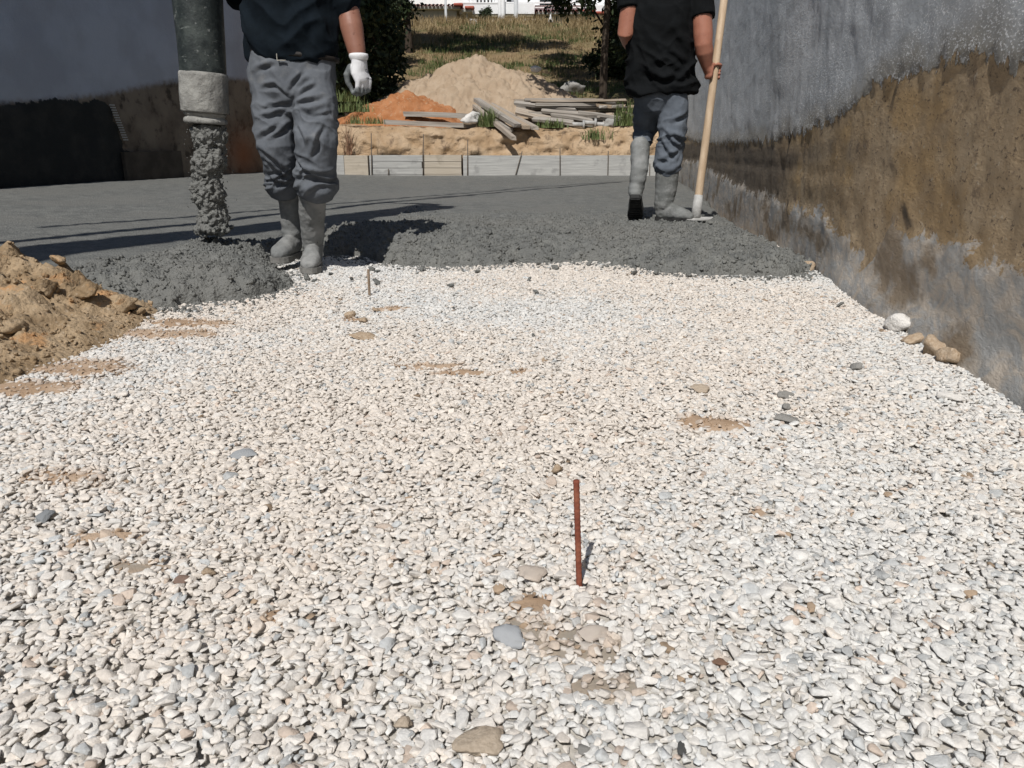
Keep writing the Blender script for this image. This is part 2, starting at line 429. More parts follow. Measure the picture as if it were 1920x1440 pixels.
sp_ = .0104
nx = int(5.2 / sp_); ny = int(4.9 / (sp_ * .866))
ii, jj = np.meshgrid(np.arange(nx), np.arange(ny))
X = (-3.2 + (ii + .5 * (jj % 2)) * sp_).ravel(); Y = (-.2 + jj * sp_ * .866).ravel()
X = X + rng.uniform(-.5, .5, X.shape) * sp_ * .95; Y = Y + rng.uniform(-.5, .5, X.shape) * sp_ * .95
keep = (np.abs(X) < .70 * Y + .95) & (X < wall_x(Y) - .012) & (Y > .1)
X, Y = X[keep], Y[keep]
d = edge_dist(X, Y)
S, Gq = sand_w(X, Y)
keep = (d < .03) & (rng.random(len(X)) > .90 * sst(.35, .95, S)) & ~((X < -1.42) & (Y < 2.9))
X, Y, S, d = X[keep], Y[keep], S[keep], d[keep]
n = len(X)
size = np.clip(np.exp(rng.normal(math.log(.0088), .26, n)), .0048, .018)         # half length
big = rng.random(n) < .006; size[big] *= rng.uniform(1.2, 1.6, big.sum())
size *= np.where(S > .4, .9, 1.0)
Zs = ground_h(X, Y) + rng.uniform(-.0034, .0022, n) + (size - .0088) * .12 + .006 * S
rot = np.stack([rng.normal(0, .21, n), rng.normal(0, .21, n), rng.uniform(0, 6.283, n)], -1)
scl = size[:, None] * rng.uniform(.85, 1.15, (n, 3))
idx = rng.integers(0, NST, n)
warm = fbm(X * .9 + 3, Y * .9, 4., 3) + .35 * np.exp(-((X + .25)**2 / .5 + (Y - 2.0)**2 / 3))
cool = rng.random(n)
tint = np.array([.690, .668, .628])[None] * np.clip(rng.normal(1, .05, (n, 1)), .8, 1.1)
w = np.clip(.5 + 1.1 * warm + rng.normal(0, .33, n), 0, 1)[:, None]
tint = tint * (w * np.array([1.02, .962, .915]) + (1 - w) * np.array([.985, 1.0, 1.02]))
greyish = (cool < .045 + .06 * np.clip(-warm, 0, 1)); tint[greyish] = np.array([.54, .55, .545]) * rng.uniform(.75, 1.15, (greyish.sum(), 1))
pink = (cool > .975); tint[pink] = np.array([.60, .50, .42]) * rng.uniform(.8, 1.15, (pink.sum(), 1))
tan = (cool > .90) & (cool < .903); tint[tan] = np.array([.36, .27, .19]) * rng.uniform(.7, 1.2, (tan.sum(), 1))
nearc = (rng.random(n) < .6 * sst(-.16, .03, d)); tint[nearc] = np.array([.20, .20, .19]) * rng.uniform(.7, 1.3, (nearc.sum(), 1))
dust = sst(.1, .8, S)[:, None] * rng.uniform(.2, .9, (n, 1)); tint = tint * (1 - dust) + dust * np.array([.5, .38, .28])
P = np.stack([X, Y, Zs], -1)
# the 300 stones that show largest become single objects
zc = Y * cp + (.6) * sp
u = X / zc * 1440; vv = ((Y * sp - .6 * cp) / zc) * 1440
vis = (np.abs(u) < 950) & (np.abs(vv) < 712)
score = np.where(vis, size / zc + .25 * Zs / zc, 0); top = np.argsort(-score)[:300]
rest = np.ones(n, bool); rest[top] = False
so_mesh = []
for m_ in stone_meshes:
    c_ = m_.copy(); c_.name = 'stone'; c_.materials.clear(); c_.materials.append(M['stone_o']); so_mesh.append(c_)
for i in top:
    o = bpy.data.objects.new('stone', so_mesh[idx[i]]); o.location = P[i]; o.location.z += .002; o.rotation_euler = rot[i]; o.scale = scl[i]
    o.color = (*np.clip(tint[i], 0, 1), 1); link(o, bed)
scatter('loose_gravel', G_ST, P[rest], rot[rest], scl[rest], idx[rest], tint[rest], bed)
# a sparser lower course fills the gaps between the stones
m2 = rng.random(n) < .5
P2 = P[m2] + np.stack([rng.uniform(-.008, .008, m2.sum()), rng.uniform(-.008, .008, m2.sum()), np.full(m2.sum(), -.0035)], -1)
scatter('loose_gravel', G_ST, P2, rot[m2][::-1], scl[m2][::-1] * 1.05, idx[m2], tint[m2], bed)

# sandy grit on the bare spots
n = 60000; X = rng.uniform(-2.2, 1.5, n); Y = rng.uniform(.7, 3.6, n); S, Gq = sand_w(X, Y); keep = rng.random(n) < S * .9; X, Y, S = X[keep], Y[keep], S[keep]; n = len(X)
sz = np.clip(np.exp(rng.normal(math.log(.0026), .5, n)), .001, .008)
tg = np.array([.42, .31, .215]) * rng.uniform(.7, 1.25, (n, 1)); wh = rng.random(n) < .2; tg[wh] = np.array([.62, .57, .5]) * rng.uniform(.8, 1.1, (wh.sum(), 1))
scatter('sandy_grit', G_ST, np.stack([X, Y, ground_h(X, Y) - .0062 + .012 * S + sz * .3], -1), rng.uniform(0, 6.28, (n, 3)), sz[:, None] * rng.uniform(.8, 1.2, (n, 3)), rng.integers(0, NST, n), tg, bed)

# ------------------------------------------------------------ fresh concrete
xs = np.concatenate([np.arange(-7.6, -3.2, .05), np.arange(-3.2, 1.72, .0105), np.arange(1.72, 2.75, .03)])
ys = np.concatenate([np.arange(2.4, 6.0, .0105), np.geomspace(6.0, 12.25, 230)])
X, Y = np.meshgrid(xs, ys); Z, L, D = conc(X, Y)
msk = ((D > -.03) & (X > LX0 + LK * Y - .1))[:-1, :-1]
v, f, used = compact(np.stack([X, Y, Z], -1).reshape(-1, 3), grid_faces(len(xs), len(ys), msk))
slab = tag(obj('fresh_concrete', mesh_np('fresh_concrete', v, f), M['concrete']), kind='structure')
# crumbly lumps on the unlevelled part
n = 90000
X = rng.uniform(-3.2, 1.7, n); Y = rng.uniform(2.5, 6.6, n); Z, L, D = conc(X, Y)
keep = (D > .01) & (rng.random(n) < np.clip(L * 1.1 - .12, 0, 1)) & (np.abs(X) < .7 * Y + .6)
X, Y, Z = X[keep], Y[keep], Z[keep]; n = len(X)
sz = np.clip(np.exp(rng.normal(math.log(.0072), .42, n)), .003, .019)
scatter('concrete_lumps', G_CR, np.stack([X, Y, Z - sz * .15], -1), rng.uniform(0, 6.28, (n, 3)), sz[:, None] * rng.uniform(.8, 1.2, (n, 3)), rng.integers(0, 8, n), None, slab)
# crumbs splashed on the gravel: the small ones as stuff, the ones that can be picked out as things
n = 900
t = rng.random(n); k_ = (t * (len(EDGE) - 6)).astype(int); fr = rng.random(n)
B = EDGE[k_] * (1 - fr[:, None]) + EDGE[k_ + 1] * fr[:, None]
B = B + np.stack([rng.normal(0, .03, n), -np.abs(rng.normal(0, .12, n))], -1)
sz = rng.uniform(.0035, .010, n)
scatter('concrete_spatter', G_CR, np.stack([B[:, 0], B[:, 1], ground_h(B[:, 0], B[:, 1]) + .004], -1), rng.uniform(0, 6.28, (n, 3)), np.repeat(sz[:, None], 3, 1), rng.integers(0, 8, n), None, slab)
crumbs = [(697, 509, 11), (706, 513, 9), (660, 531, 11), (708, 537, 14), (1006, 553, 10), (844, 541, 12), (992, 530, 9), (1187, 517, 11), (1573, 574, 11), (1495, 520, 10), (790, 508, 10), (895, 510, 10), (1040, 506, 12), (1290, 520, 10), (575, 530, 14), (590, 533, 10), (1010, 498, 11), (1105, 499, 10), (1230, 515, 12), (848, 582, 7), (1000, 633, 8), (1440, 528, 9), (1395, 530, 8), (620, 520, 9)]
for px, py, s in crumbs:
    p = gnd(px, py); o = bpy.data.objects.new('concrete_crumb', crumb_meshes[random.randrange(8)]); r_ = s * .5 * p.y / 1440 * 1.25
    p.z = float(ground_h(np.array(p.x), np.array(p.y))) + r_ * .75
    o.location = p; o.scale = (r_ * 1.2, r_, r_ * .85); o.rotation_euler = (random.random(), random.random(), random.random() * 6); link(o)
    tag(o, 'dark grey crumb of wet concrete lying alone on the white gravel', 'concrete crumb', 'concrete crumbs splashed on the gravel')

# ------------------------------------------------------------ earth mound at the left
MX = np.array([-4.6, -3.2, -2.2, -1.72, -1.61, -1.51, -1.42, -1.36, -1.28, -1.2, -1.1]) - .085; MZ = np.array([.72, .60, .40, .225, .178, .128, .10, .070, .028, .0, -.035])
def mound_h(x, y):
    xx = x + .05 * fbm(x * 3.5, y * 3.5, 3., 3) + .03 * np.sin(y * 4)
    w = sst(3.0, 2.62, y + .08 * fbm(x * 4, y * 3, 5., 2)) * sst(-1.4, -.3, y)
    h = np.interp(xx, MX, MZ) * w
    amp = np.clip(h / .1, 0, 1)
    lum = .045 * dome(x * 7 + .4 * fbm(x * 5, y * 5, 1., 2), y * 7, 40) + .032 * dome(x * 15, y * 15, 51) + .016 * dome(x * 36, y * 36, 60) + .06 * fbm(x * 5, y * 5, 2., 5) + .03 * fbm(x * 19, y * 19, 7., 4) - .045
    return np.where(h > .0, h + amp * lum, h) - .02 * (1 - w)
xs = np.arange(-4.4, -1.05, .0125); ys = np.arange(-1.2, 3.2, .0125)
X, Y = np.meshgrid(xs, ys); Z = mound_h(X, Y)
msk = (Z > -.022)[:-1, :-1]
v, f, used = compact(np.stack([X, Y, Z], -1).reshape(-1, 3), grid_faces(len(xs), len(ys), msk))
mound = tag(obj('earth_mound', mesh_np('earth_mound', v, f), M['mound']), 'rough brown earth mound with clods at the edge of the gravel beside the wet concrete', 'earth mound')
clod_col = bpy.data.collections.new('clod_shapes')
clod_meshes = [stone_mesh('clod_shape', 130 + i, (.6, .95), 12, 5.0, .35, True, mat=M['mound']) for i in range(5)]
def clod(name, p, r, label, cat, m=None, group=None, squash=.8, seed=0, rz=None, sx=1.2):
    me = clod_meshes[seed % 5] if m is None else stone_mesh(name, 200 + seed, (.6, .95), 8, 34., .20, True, mat=m, rough=.085)
    o = bpy.data.objects.new(name, me); o.location = p; o.scale = (r * sx, r, r * squash); o.rotation_euler = (.2, .1, random.random() * 6 if rz is None else rz); link(o)
    return tag(o, label, cat, group)
for px, py, Yd, r_, sd in [(118, 520, 2.72, .040, 0), (205, 560, 2.70, .060, 1), (165, 585, 2.55, .045, 2), (232, 578, 2.62, .05, 3), (262, 592, 2.66, .032, 4), (30, 610, 2.2, .05, 0), (90, 560, 2.5, .045, 3)]:
    p = at(px, py, Yd); p.z = float(mound_h(np.array(p.x), np.array(p.y))) + r_ * .35
    clod('earth_clod', p, r_, 'rounded clod of dried earth stuck on the brown mound', 'earth clod', None, 'clods on the brown mound', .75, sd)

clc = clod_col
for me in clod_meshes: clod_col.objects.link(bpy.data.objects.new('clod_shape', me))
G_CL = scatter_group(clod_col)
n = 9000; X = rng.uniform(-2.6, -1.12, n); Y = rng.uniform(.6, 3.0, n); Z = mound_h(X, Y); keep = (Z > -.012) & (rng.random(n) < .35 + .65 * sst(.1, .5, fbm(X * 4, Y * 4, 8., 3) + .35)); X, Y, Z = X[keep], Y[keep], Z[keep]; n = len(X)
sz = np.clip(np.exp(rng.normal(math.log(.0045), .5, n)), .0015, .013)
scatter('mound_crumbs', G_CL, np.stack([X, Y, Z + sz * .2], -1), rng.uniform(0, 6.28, (n, 3)), sz[:, None] * rng.uniform(.8, 1.2, (n, 3)), rng.integers(0, 5, n), None, mound)

# ------------------------------------------------------------ right wall
b1 = [on_wall(*p) for p in [(1283, 255), (1300, 264), (1345, 269), (1430, 267), (1500, 250), (1560, 228), (1598, 200), (1640, 165), (1700, 140), (1760, 122), (1800, 110), (1840, 104), (1890, 126), (1919, 118)]]
b1 = sorted(b1 + [(-2.0, 1.12), (.4, 1.05), (1.2, 1.0), (14.5, .75)])
b2 = [on_wall(*p) for p in [(1300, 300), (1340, 325), (1400, 355), (1480, 385), (1530, 400), (1560, 418), (1590, 432), (1625, 500), (1650, 455), (1672, 432), (1690, 438), (1712, 450), (1730, 442), (1757, 475), (1790, 465), (1825, 470), (1850, 498), (1880, 490), (1919, 480)]]
b2 = sorted(b2 + [(-2.0, .3), (1.0, .33), (14.5, .2)])
def wall_mat():
    k = NT('coated_concrete', .8, .3)
    mp = k.new('ShaderNodeMapping'); k.put(mp.inputs[0], k.co); mp.inputs['Scale'].default_value = (1, .65, 1); k.co = mp.outputs[0]
    d1 = k.attr('d1'); d2 = k.attr('d2')
    streak = k.noise(1.0, 5, .65, sc=(22, 22, 7)); n1 = k.noise(5, 5, .6); n2 = k.noise(26, 5, .65)
    e1 = k.math('ADD', d1, k.math('ADD', k.math('MULTIPLY', k.math('SUBTRACT', streak, .5), .20), k.math('MULTIPLY', k.math('SUBTRACT', n2, .5), .10)))
    paint = k.ramp(e1, -.006, .010)
    thin = k.ramp(k.math('ADD', d1, k.math('MULTIPLY', k.math('SUBTRACT', n1, .5), .3)), .0, .16)
    e2 = k.math('ADD', d2, k.math('ADD', k.math('MULTIPLY', k.math('SUBTRACT', k.noise(6, 6, .7, dist=.8), .5), .34), k.math('MULTIPLY', k.math('SUBTRACT', n2, .5), .12)))
    smear = k.ramp(e2, -.006, .010)
    # raw ochre concrete
    c = k.mix(k.ramp(n1, .34, .66), (.315, .228, .135), (.415, .32, .21))
    c = k.mix(k.ramp(k.noise(2.1, 4, .6), .48, .62), c, (.39, .27, .14))
    c = k.mix(k.math('MULTIPLY', k.ramp(k.noise(1, 6, .7, sc=(5, 5, 4)), .57, .66), .75), c, (.15, .11, .075))
    c = k.mix(k.math('MULTIPLY', k.ramp(k.noise(60, 4, .75), .57, .65), .8), c, (.10, .075, .055))
    c = k.mix(k.math('MULTIPLY', k.ramp(k.noise(38, 4, .75, sc=(1, 1, .8)), .60, .68), .6), c, (.46, .40, .31))
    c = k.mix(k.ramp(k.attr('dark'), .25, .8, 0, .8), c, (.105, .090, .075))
    sm = k.mix(k.ramp(k.noise(11, 6, .65, dist=1.2), .38, .62), (.50, .44, .37), (.36, .36, .35))
    sm = k.mix(k.ramp(k.noise(4, 4, .6), .52, .66), sm, (.25, .20, .145))
    c = k.mix(smear, c, sm)
    pt = k.mix(k.ramp(k.noise(1, 5, .65, sc=(2.6, 2.6, .9)), .36, .66), (.56, .58, .595), (.42, .445, .465))
    pt = k.mix(thin, (.34, .325, .29), pt)
    glint = k.ramp(k.noise(1, 2, .5, sc=(130, 130, 170)), .56, .63); glint = k.math('MULTIPLY', glint, k.ramp(k.noise(3, 3, .6), .32, .55))
    pt = k.mix(glint, pt, (.86, .87, .88))  # sparkle of the coating in grazing sun, put into its colour as pale flecks
    edge = k.math('MULTIPLY', k.ramp(e1, .0, .012), k.ramp(e1, .034, .014)); edge = k.math('MULTIPLY', edge, k.ramp(k.noise(40, 3, .6), .52, .60))
    pt = k.mix(edge, pt, (.74, .75, .75))
    c = k.mix(paint, c, pt)
    c = k.mix(k.math('MULTIPLY', k.ramp(k.voro(1, feat='DISTANCE_TO_EDGE', sc=(1.3, 1.3, .7)), .012, .004), k.math('MULTIPLY', k.ramp(k.noise(2, 3, .6), .55, .62), k.math('SUBTRACT', 1.0, paint))), c, (.06, .048, .036))
    h1 = k.math('MULTIPLY', k.noise(1, 6, .75, sc=(50, 50, 80)), k.ramp(paint, 0, 1, .35, 1.0))
    h = k.math('ADD', h1, k.math('ADD', k.math('MULTIPLY', paint, .9), k.math('MULTIPLY', k.noise(30, 5, .65), .8)))
    k.put(k.b.inputs['Metallic'], k.math('MULTIPLY', paint, .15))
    return k.done(c, k.bump(h, 1.0, .009), k.ramp(paint, 0, 1, .88, .55))
ts = np.concatenate([np.arange(-2, 5.2, .018), np.geomspace(5.215, 14.4, 150)]); zs = np.concatenate([np.arange(-.3, 1.6, .018), np.arange(1.6, 3.4, .06)])
Tg, Zg = np.meshgrid(ts, zs)
d1 = Zg - np.interp(Tg, [p[0] for p in b1], [p[1] for p in b1]); d2 = np.interp(Tg, [p[0] for p in b2], [p[1] for p in b2]) - Zg
rel = .010 * fbm(Tg * 1.4, Zg * 1.4, 2., 4) + .004 * fbm(Tg * 7, Zg * 7, 5., 4) + .007 * sst(-.02, .02, d1 + .05 * fbm(Tg * 9, Zg * 5, 3., 3)) + .010 * sst(-.03, .03, d2 + .05 * fbm(Tg * 8, Zg * 8, 8., 3)) - .004 * sst(.05, .0, np.abs(Zg - .50 + .012 * Tg + .02 * fbm(Tg * 2, Zg, 6., 3))) * sst(2.2, 4.5, Tg)
rel = rel + .03 * sst(.13, .0, Zg - .03 * fbm(Tg * 3, 0 * Tg, 2., 3)) * sst(3.8, 3., Tg)
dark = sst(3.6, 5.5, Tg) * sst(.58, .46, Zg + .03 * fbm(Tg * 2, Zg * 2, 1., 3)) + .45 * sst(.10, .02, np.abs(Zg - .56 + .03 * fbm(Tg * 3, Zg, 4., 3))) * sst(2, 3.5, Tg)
nrm = np.array([-1, WK]) / math.hypot(1, WK)
Xg = WX0 + WK * Tg + nrm[0] * rel; Yg = Tg + nrm[1] * rel
v = np.stack([Xg, Yg, Zg], -1).reshape(-1, 3); f = grid_faces(len(ts), len(zs))
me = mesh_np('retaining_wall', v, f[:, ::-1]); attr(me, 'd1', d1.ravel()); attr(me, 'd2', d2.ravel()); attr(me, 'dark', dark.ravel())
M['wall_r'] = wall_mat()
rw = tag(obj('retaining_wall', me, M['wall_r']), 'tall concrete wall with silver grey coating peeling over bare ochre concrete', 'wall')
def slab_along(x0, k_, y0, y1, off0, off1, z0, z1):
    mb = MB(); n = V(1, -k_, 0).normalized()
    a, b = V(x0 + k_ * y0, y0, 0), V(x0 + k_ * y1, y1, 0)
    q = [a + n * off0, b + n * off0, b + n * off1, a + n * off1]
    mb.add([(p.x, p.y, z0) for p in q] + [(p.x, p.y, z1) for p in q], [(0, 3, 2, 1), (4, 5, 6, 7), (0, 1, 5, 4), (1, 2, 6, 5), (2, 3, 7, 6), (3, 0, 4, 7)])
    return mb
M['raw'] = simple('raw_concrete', (.22, .20, .17), (.30, .28, .25), 4, .9)
obj('wall_core', slab_along(WX0, WK, -2, 14.42, .035, .35, -.3, 3.36).mesh('wall_core'), M['raw'], rw)

# ------------------------------------------------------------ left wall: painted above, raw, black coating below
def lwall_mat():
    k = NT('left_wall', .85, .25)
    d1 = k.attr('d1'); d2 = k.attr('d2'); d3 = k.attr('d3')
    n2 = k.noise(14, 5, .6); n1 = k.noise(3, 5, .6)
    c = k.mix(k.ramp(n1, .35, .65), (.20, .165, .125), (.125, .10, .075)); c = k.mix(k.ramp(k.noise(6, 5, .65), .52, .66), c, (.06, .048, .036))
    c = k.mix(d3, c, (.23, .095, .045))
    e1 = k.math('ADD', d1, k.math('MULTIPLY', k.math('SUBTRACT', n2, .5), .10))
    pt = k.mix(k.ramp(k.noise(1.2, 4, .6), .4, .62), (.40, .43, .485), (.34, .36, .405))
    c = k.mix(k.ramp(e1, -.05, .05), c, pt)
    e2 = k.math('ADD', d2, k.math('MULTIPLY', k.math('SUBTRACT', n2, .5), .14))
    bl = k.mix(k.ramp(n1, .4, .7), (.016, .018, .018), (.034, .034, .031))
    c = k.mix(k.ramp(e2, -.012, .012), c, bl)
    return k.done(c, k.bump(k.noise(30, 6, .65), .6, .012))
c1 = sorted([on_left(*p) for p in [(-200, 192), (0, 192), (90, 188), (200, 176), (320, 152), (420, 146), (480, 150)]] + [(-2, 1.1), (14, 1.5)])
ts = np.arange(-2, 13.4, .05); zs = np.concatenate([np.arange(-.2, 1.9, .03), np.arange(1.9, 3.4, .1)])
Tg, Zg = np.meshgrid(ts, zs)
d1 = Zg - np.interp(Tg, [p[0] for p in c1], [p[1] for p in c1])
topb = np.interp(Tg, *zip(*sorted([on_left(*p) for p in [(-300, 200), (0, 198), (75, 188), (90, 184), (160, 192), (185, 186), (205, 200), (480, 200)]])))
tr1, zr1 = on_left(203, 195); tr2, zr2 = on_left(234, 285); tr3, zr3 = on_left(330, 288)
rightb = np.interp(Zg, [zr3 - .1, zr3 - .02, zr2, zr1], [tr3, tr3 - .1, tr2, tr1])
d2 = np.minimum(topb - Zg, (rightb - Tg) * .6)
tc, zc_ = on_left(455, 290); d3 = np.exp(-((Tg - tc) / .35)**2 - ((Zg - zc_) / .33)**2) * .9
nl = V(1, -LK, 0).normalized(); rel = .015 * fbm(Tg * 1.5, Zg * 1.5, 7., 4) + .012 * sst(-.01, .02, d2)
me = mesh_np('painted_wall', np.stack([LX0 + LK * Tg + nl.x * rel, Tg + nl.y * rel, Zg], -1).reshape(-1, 3), grid_faces(len(ts), len(zs)))
attr(me, 'd1', d1.ravel()); attr(me, 'd2', d2.ravel()); attr(me, 'd3', d3.ravel())
lw = tag(obj('painted_wall', me, lwall_mat()), 'shaded wall painted blue grey above with black waterproof coating along its foot', 'wall')
obj('wall_core', slab_along(LX0, LK, -2, 13.35, -.35, -.045, -.2, 3.3).mesh('wall_core'), M['raw'], lw)
# strip of plastic lath hanging at the end of the black coating
mb = MB(); a = V(0, *on_left(203, 197)); b = V(0, *on_left(229, 262)); c_ = V(0, *on_left(235, 280))
for i in range(15):
    for w in (-1, 0, 1):
        t = i / 14; y_ = a.y + (b.y - a.y) * t + w * .028; z_ = a.z + (b.z - a.z) * t
        p = V(LX0 + LK * y_, y_, z_) + nl * .05; mb.box(p.x - .004, p.x + .004, p.y - .011, p.y + .011, p.z - .007, p.z + .007)
M['lath'] = simple('pale_plastic', (.34, .34, .33), (.42, .42, .40), 20, .6)
tag(obj('lath_strip', mb.mesh('lath_strip'), M['lath']), 'pale perforated plaster lath strip hanging at the end of the black wall coating', 'lath strip')
# shallow box outs low on the wall
for (px0, py0, px1, py1) in [(222, 284, 330, 333)]:
    y0, z1 = on_left(px0, py0); y1, _ = on_left(px1, py0); z0 = .1
    mb = slab_along(LX0, LK, y0, y1, .03, .075, z0, z1 - .005)
    obj('footing_block', mb.mesh('footing_block'), simple('dark_footing', (.045, .038, .03), (.075, .063, .05), 5, .9), lw)

# ------------------------------------------------------------ kerb of cast concrete with board marks, at the far end of the slab
KY = 12.12
def kerb_mat(name, c1, c2):
    k = NT(name, .9, .2)
    n = k.noise(1, 6, .65, sc=(2.2, 30, 38)); c = k.mix(k.ramp(n, .35, .65), c1, c2)
    c = k.mix(k.ramp(k.noise(5, 4, .6), .55, .7), c, tuple(q * .85 for q in c1))
    return k.done(c, k.bump(n, .8, .01))
M['kerb_g'] = kerb_mat('kerb_grey', (.35, .345, .33), (.44, .435, .41)); M['kerb_t'] = kerb_mat('kerb_tan', (.42, .365, .29), (.47, .415, .34))
kerb = empty('kerb', (0, KY, .05), 'low cast concrete kerb with board marked panels along the foot of the earth bank', 'kerb')
def kx(px): return at(px, 310, KY).x
segs = [(560, 645, 'kerb_g', 0), (646, 690, 'kerb_t', -.006), (693, 697, 'kerb_g', .008), (698.5, 793, 'kerb_g', 0), (794.5, 867, 'kerb_t', .004), (868.5, 876.5, 'kerb_g', -.008), (878, 1049.5, 'kerb_g', 0), (1051, 1139.5, 'kerb_g', .003), (1141, 1300, 'kerb_g', -.003)]
for a, b, m, dy in segs:
    x0, x1 = kx(a), kx(b); z0, z1 = .02, .385 + random.uniform(-.006, .004)
    mb = MB(); nrow = 4 if a in (794.5, 698.5) else 1
    for r_ in range(nrow):
        za = z0 + (z1 - z0) * r_ / nrow; zb = z0 + (z1 - z0) * (r_ + 1) / nrow - (.006 if r_ < nrow - 1 else 0)
        q = random.uniform(-.004, .004) + dy
        mb.box(x0, x1 + (random.uniform(-.02, 0) if nrow > 1 else 0), KY + q, KY + .2, za, zb)
    part('panel', mb.mesh('panel'), M[m], kerb)

# ------------------------------------------------------------ hillside with the cut earth bank
prof = np.array([(12.30, .0), (12.31, .34), (12.34, .46), (12.40, .62), (12.47, .73), (12.58, .785), (12.8, .80), (13.4, .83), (14.5, .95), (15.2, 1.08), (17, 1.55), (20, 2.35), (24, 3.40), (27, 4.15), (28.2, 4.34), (29.5, 4.25), (33, 3.2), (36, 3.0), (120, 3.0)])
def hill_z(x, y): return np.interp(y, prof[:, 0], prof[:, 1]) + (.10 * fbm(x * .35, y * .35, 2., 3)) * sst(13, 17, y) + .03 * fbm(x * 1.3, y * 1.3, 6., 3) * sst(12.5, 13, y)
def hill_mat():
    k = NT('hill_earth', .96, .12)
    bank = k.mix(k.ramp(k.noise(3, 6, .6), .38, .62), (.40, .275, .165), (.50, .37, .245))
    bank = k.mix(k.ramp(k.noise(1, 6, .65, sc=(9, 9, 3)), .54, .68), bank, (.25, .18, .12))
    dry = k.mix(k.ramp(k.noise(1.4, 5, .65), .42, .6), (.27, .19, .11), (.19, .155, .08))
    dry = k.mix(k.ramp(k.noise(.5, 4, .6), .5, .64), dry, (.085, .105, .04))
    dry = k.mix(k.ramp(k.noise(30, 4, .6), .5, .7), dry, (.30, .22, .13))
    c = k.mix(k.attr('grassy'), bank, dry)
    h = k.math('ADD', k.noise(14, 6, .65), k.math('MULTIPLY', k.noise(60, 4, .6), .4))
    return k.done(c, k.bump(h, .9, .05))
xs = np.concatenate([np.arange(-40, -5, .8), np.arange(-5, 4.5, .03), np.arange(4.5, 40, .8)])
yy = np.concatenate([np.linspace(12.30, 12.58, 34), np.arange(12.61, 15.5, .06), np.arange(15.5, 36, .25), np.geomspace(36, 120, 12)])
zz = np.interp(yy, prof[:, 0], prof[:, 1])
X, Y = np.meshgrid(xs, yy); Z = hill_z(X, Y)
face = sst(.33, .45, Z) * sst(12.75, 12.5, Y)
Y = Y + face * (.09 * fbm(X * 2.2, Z * 3.0, 3., 4) + .05 * fbm(X * 8, Z * 9, 9., 4) - .03 * dome(X * 9, Z * 11, 70) + .025 * np.sin(X * 1.3))
Z = Z + sst(12.42, 12.55, Y) * sst(13.2, 12.6, Y) * .05 * fbm(X * 2.5, Y * 2.5, 4., 4)
me = mesh_np('hillside', np.stack([X, Y, Z], -1).reshape(-1, 3), grid_faces(len(xs), len(yy)))
attr(me, 'grassy', (sst(14.2, 15.8, Y + .8 * fbm(X * .8, Y * .8, 1., 3))).ravel())
tag(obj('hillside', me, hill_mat()), kind='structure')
def hz(x, y): return float(hill_z(np.array(float(x)), np.array(float(y))))

def heap(name, cx, cy, rx, ry, h, label, cat, m, lump=.06, res=.022, px=1.5):
    xs = np.arange(cx - rx * 1.35, cx + rx * 1.35, res); ys = np.arange(cy - ry * 1.35, cy + ry * 1.35, res)
    X, Y = np.meshgrid(xs, ys); q = np.hypot((X - cx) / rx, (Y - cy) / ry) + .16 * fbm(X * 1.3, Y * 1.3, cx, 4)
    Hh = h * np.clip(1 - q, 0, 1)**.92 * 1.0; Hh = Hh / (1 + .18 * Hh / h)
    Z = hill_z(X, Y) + Hh * 1.12 - .05 * sst(.9, 1.1, q) + np.clip(Hh / .15, 0, 1) * (lump * .7 * (dome(X * 5.5, Y * 5.5, 33) - .5) + lump * 1.0 * fbm(X * 4, Y * 4, 1., 5) + lump * .7 * dome(X * 12, Y * 12, 8) + lump * .5 * dome(X * 21, Y * 21, 18))
    msk = (q < 1.12)[:-1, :-1]
    v, f, used = compact(np.stack([X, Y, Z], -1).reshape(-1, 3), grid_faces(len(xs), len(ys), msk))
    return tag(obj(name, mesh_np(name, v, f), m), label, cat)
heap('sand_heap', at(900, 150, 15).x, 14.9, 2.1, 1.6, 1.0, 'big heap of pale tan sand on the bank behind the boards', 'sand heap', M['sand'])
heap('soil_heap', at(765, 200, 13.6).x, 13.75, 1.25, .72, .46, 'low heap of orange red soil beside the pale sand', 'soil heap', M['redsoil'], .05, .03)

# ------------------------------------------------------------ stones and clods lying about
M['rock_w'] = simple('pale_rock', (.62, .60, .57), (.72, .69, .65), 5, .9, .2, 5, .02, .5)
M['rock_b'] = simple('brown_rock', (.36, .265, .18), (.47, .375, .275), 3, .95, .1, 5, .02, .5)
M['mud'] = simple('dried_mud', (.34, .28, .215), (.42, .35, .275), 4, .97, .1, 5, .01, .35)
M['rock_g'] = simple('grey_rock', (.27, .26, .24), (.36, .35, .33), 14, .9, .2, 50, .008)
def gz(p): return float(ground_h(np.array(p.x), np.array(p.y)))
def rock(name, px, py, w_px, label, cat, m, squash=.7, seed=0, sx=1.2, lift=.45, rz=None):
    p = gnd(px, py); r_ = w_px * .5 * (p.y * cp + .18) / 1440; p.x = min(p.x, wall_x(p.y) - .025 - r_ * .85) if px > 1500 and py < 700 else p.x; p.z = gz(p) + r_ * squash * lift
    return clod(name, p, r_, label, cat, m, None, squash, seed, rz, sx)
rock('rock', 1748, 620, 46, 'white broken rock leaning on the foot of the ochre wall', 'rock', M['rock_w'], 1.0, 1, 1.0, .6)
rock('rock', 1735, 640, 50, 'tan half buried rock below the white rock at the wall', 'rock', M['rock_b'], .6, 2)
rock('earth_clod', 1776, 668, 50, 'cracked ochre clod at the wall, the one beside the tan rock', 'earth clod', M['rock_b'], 1.0, 3, 1.0, .5)
rock('earth_clod', 1806, 682, 46, 'cracked ochre clod at the wall, split off from its neighbour', 'earth clod', M['rock_b'], 1.05, 4, 1.0, .5)
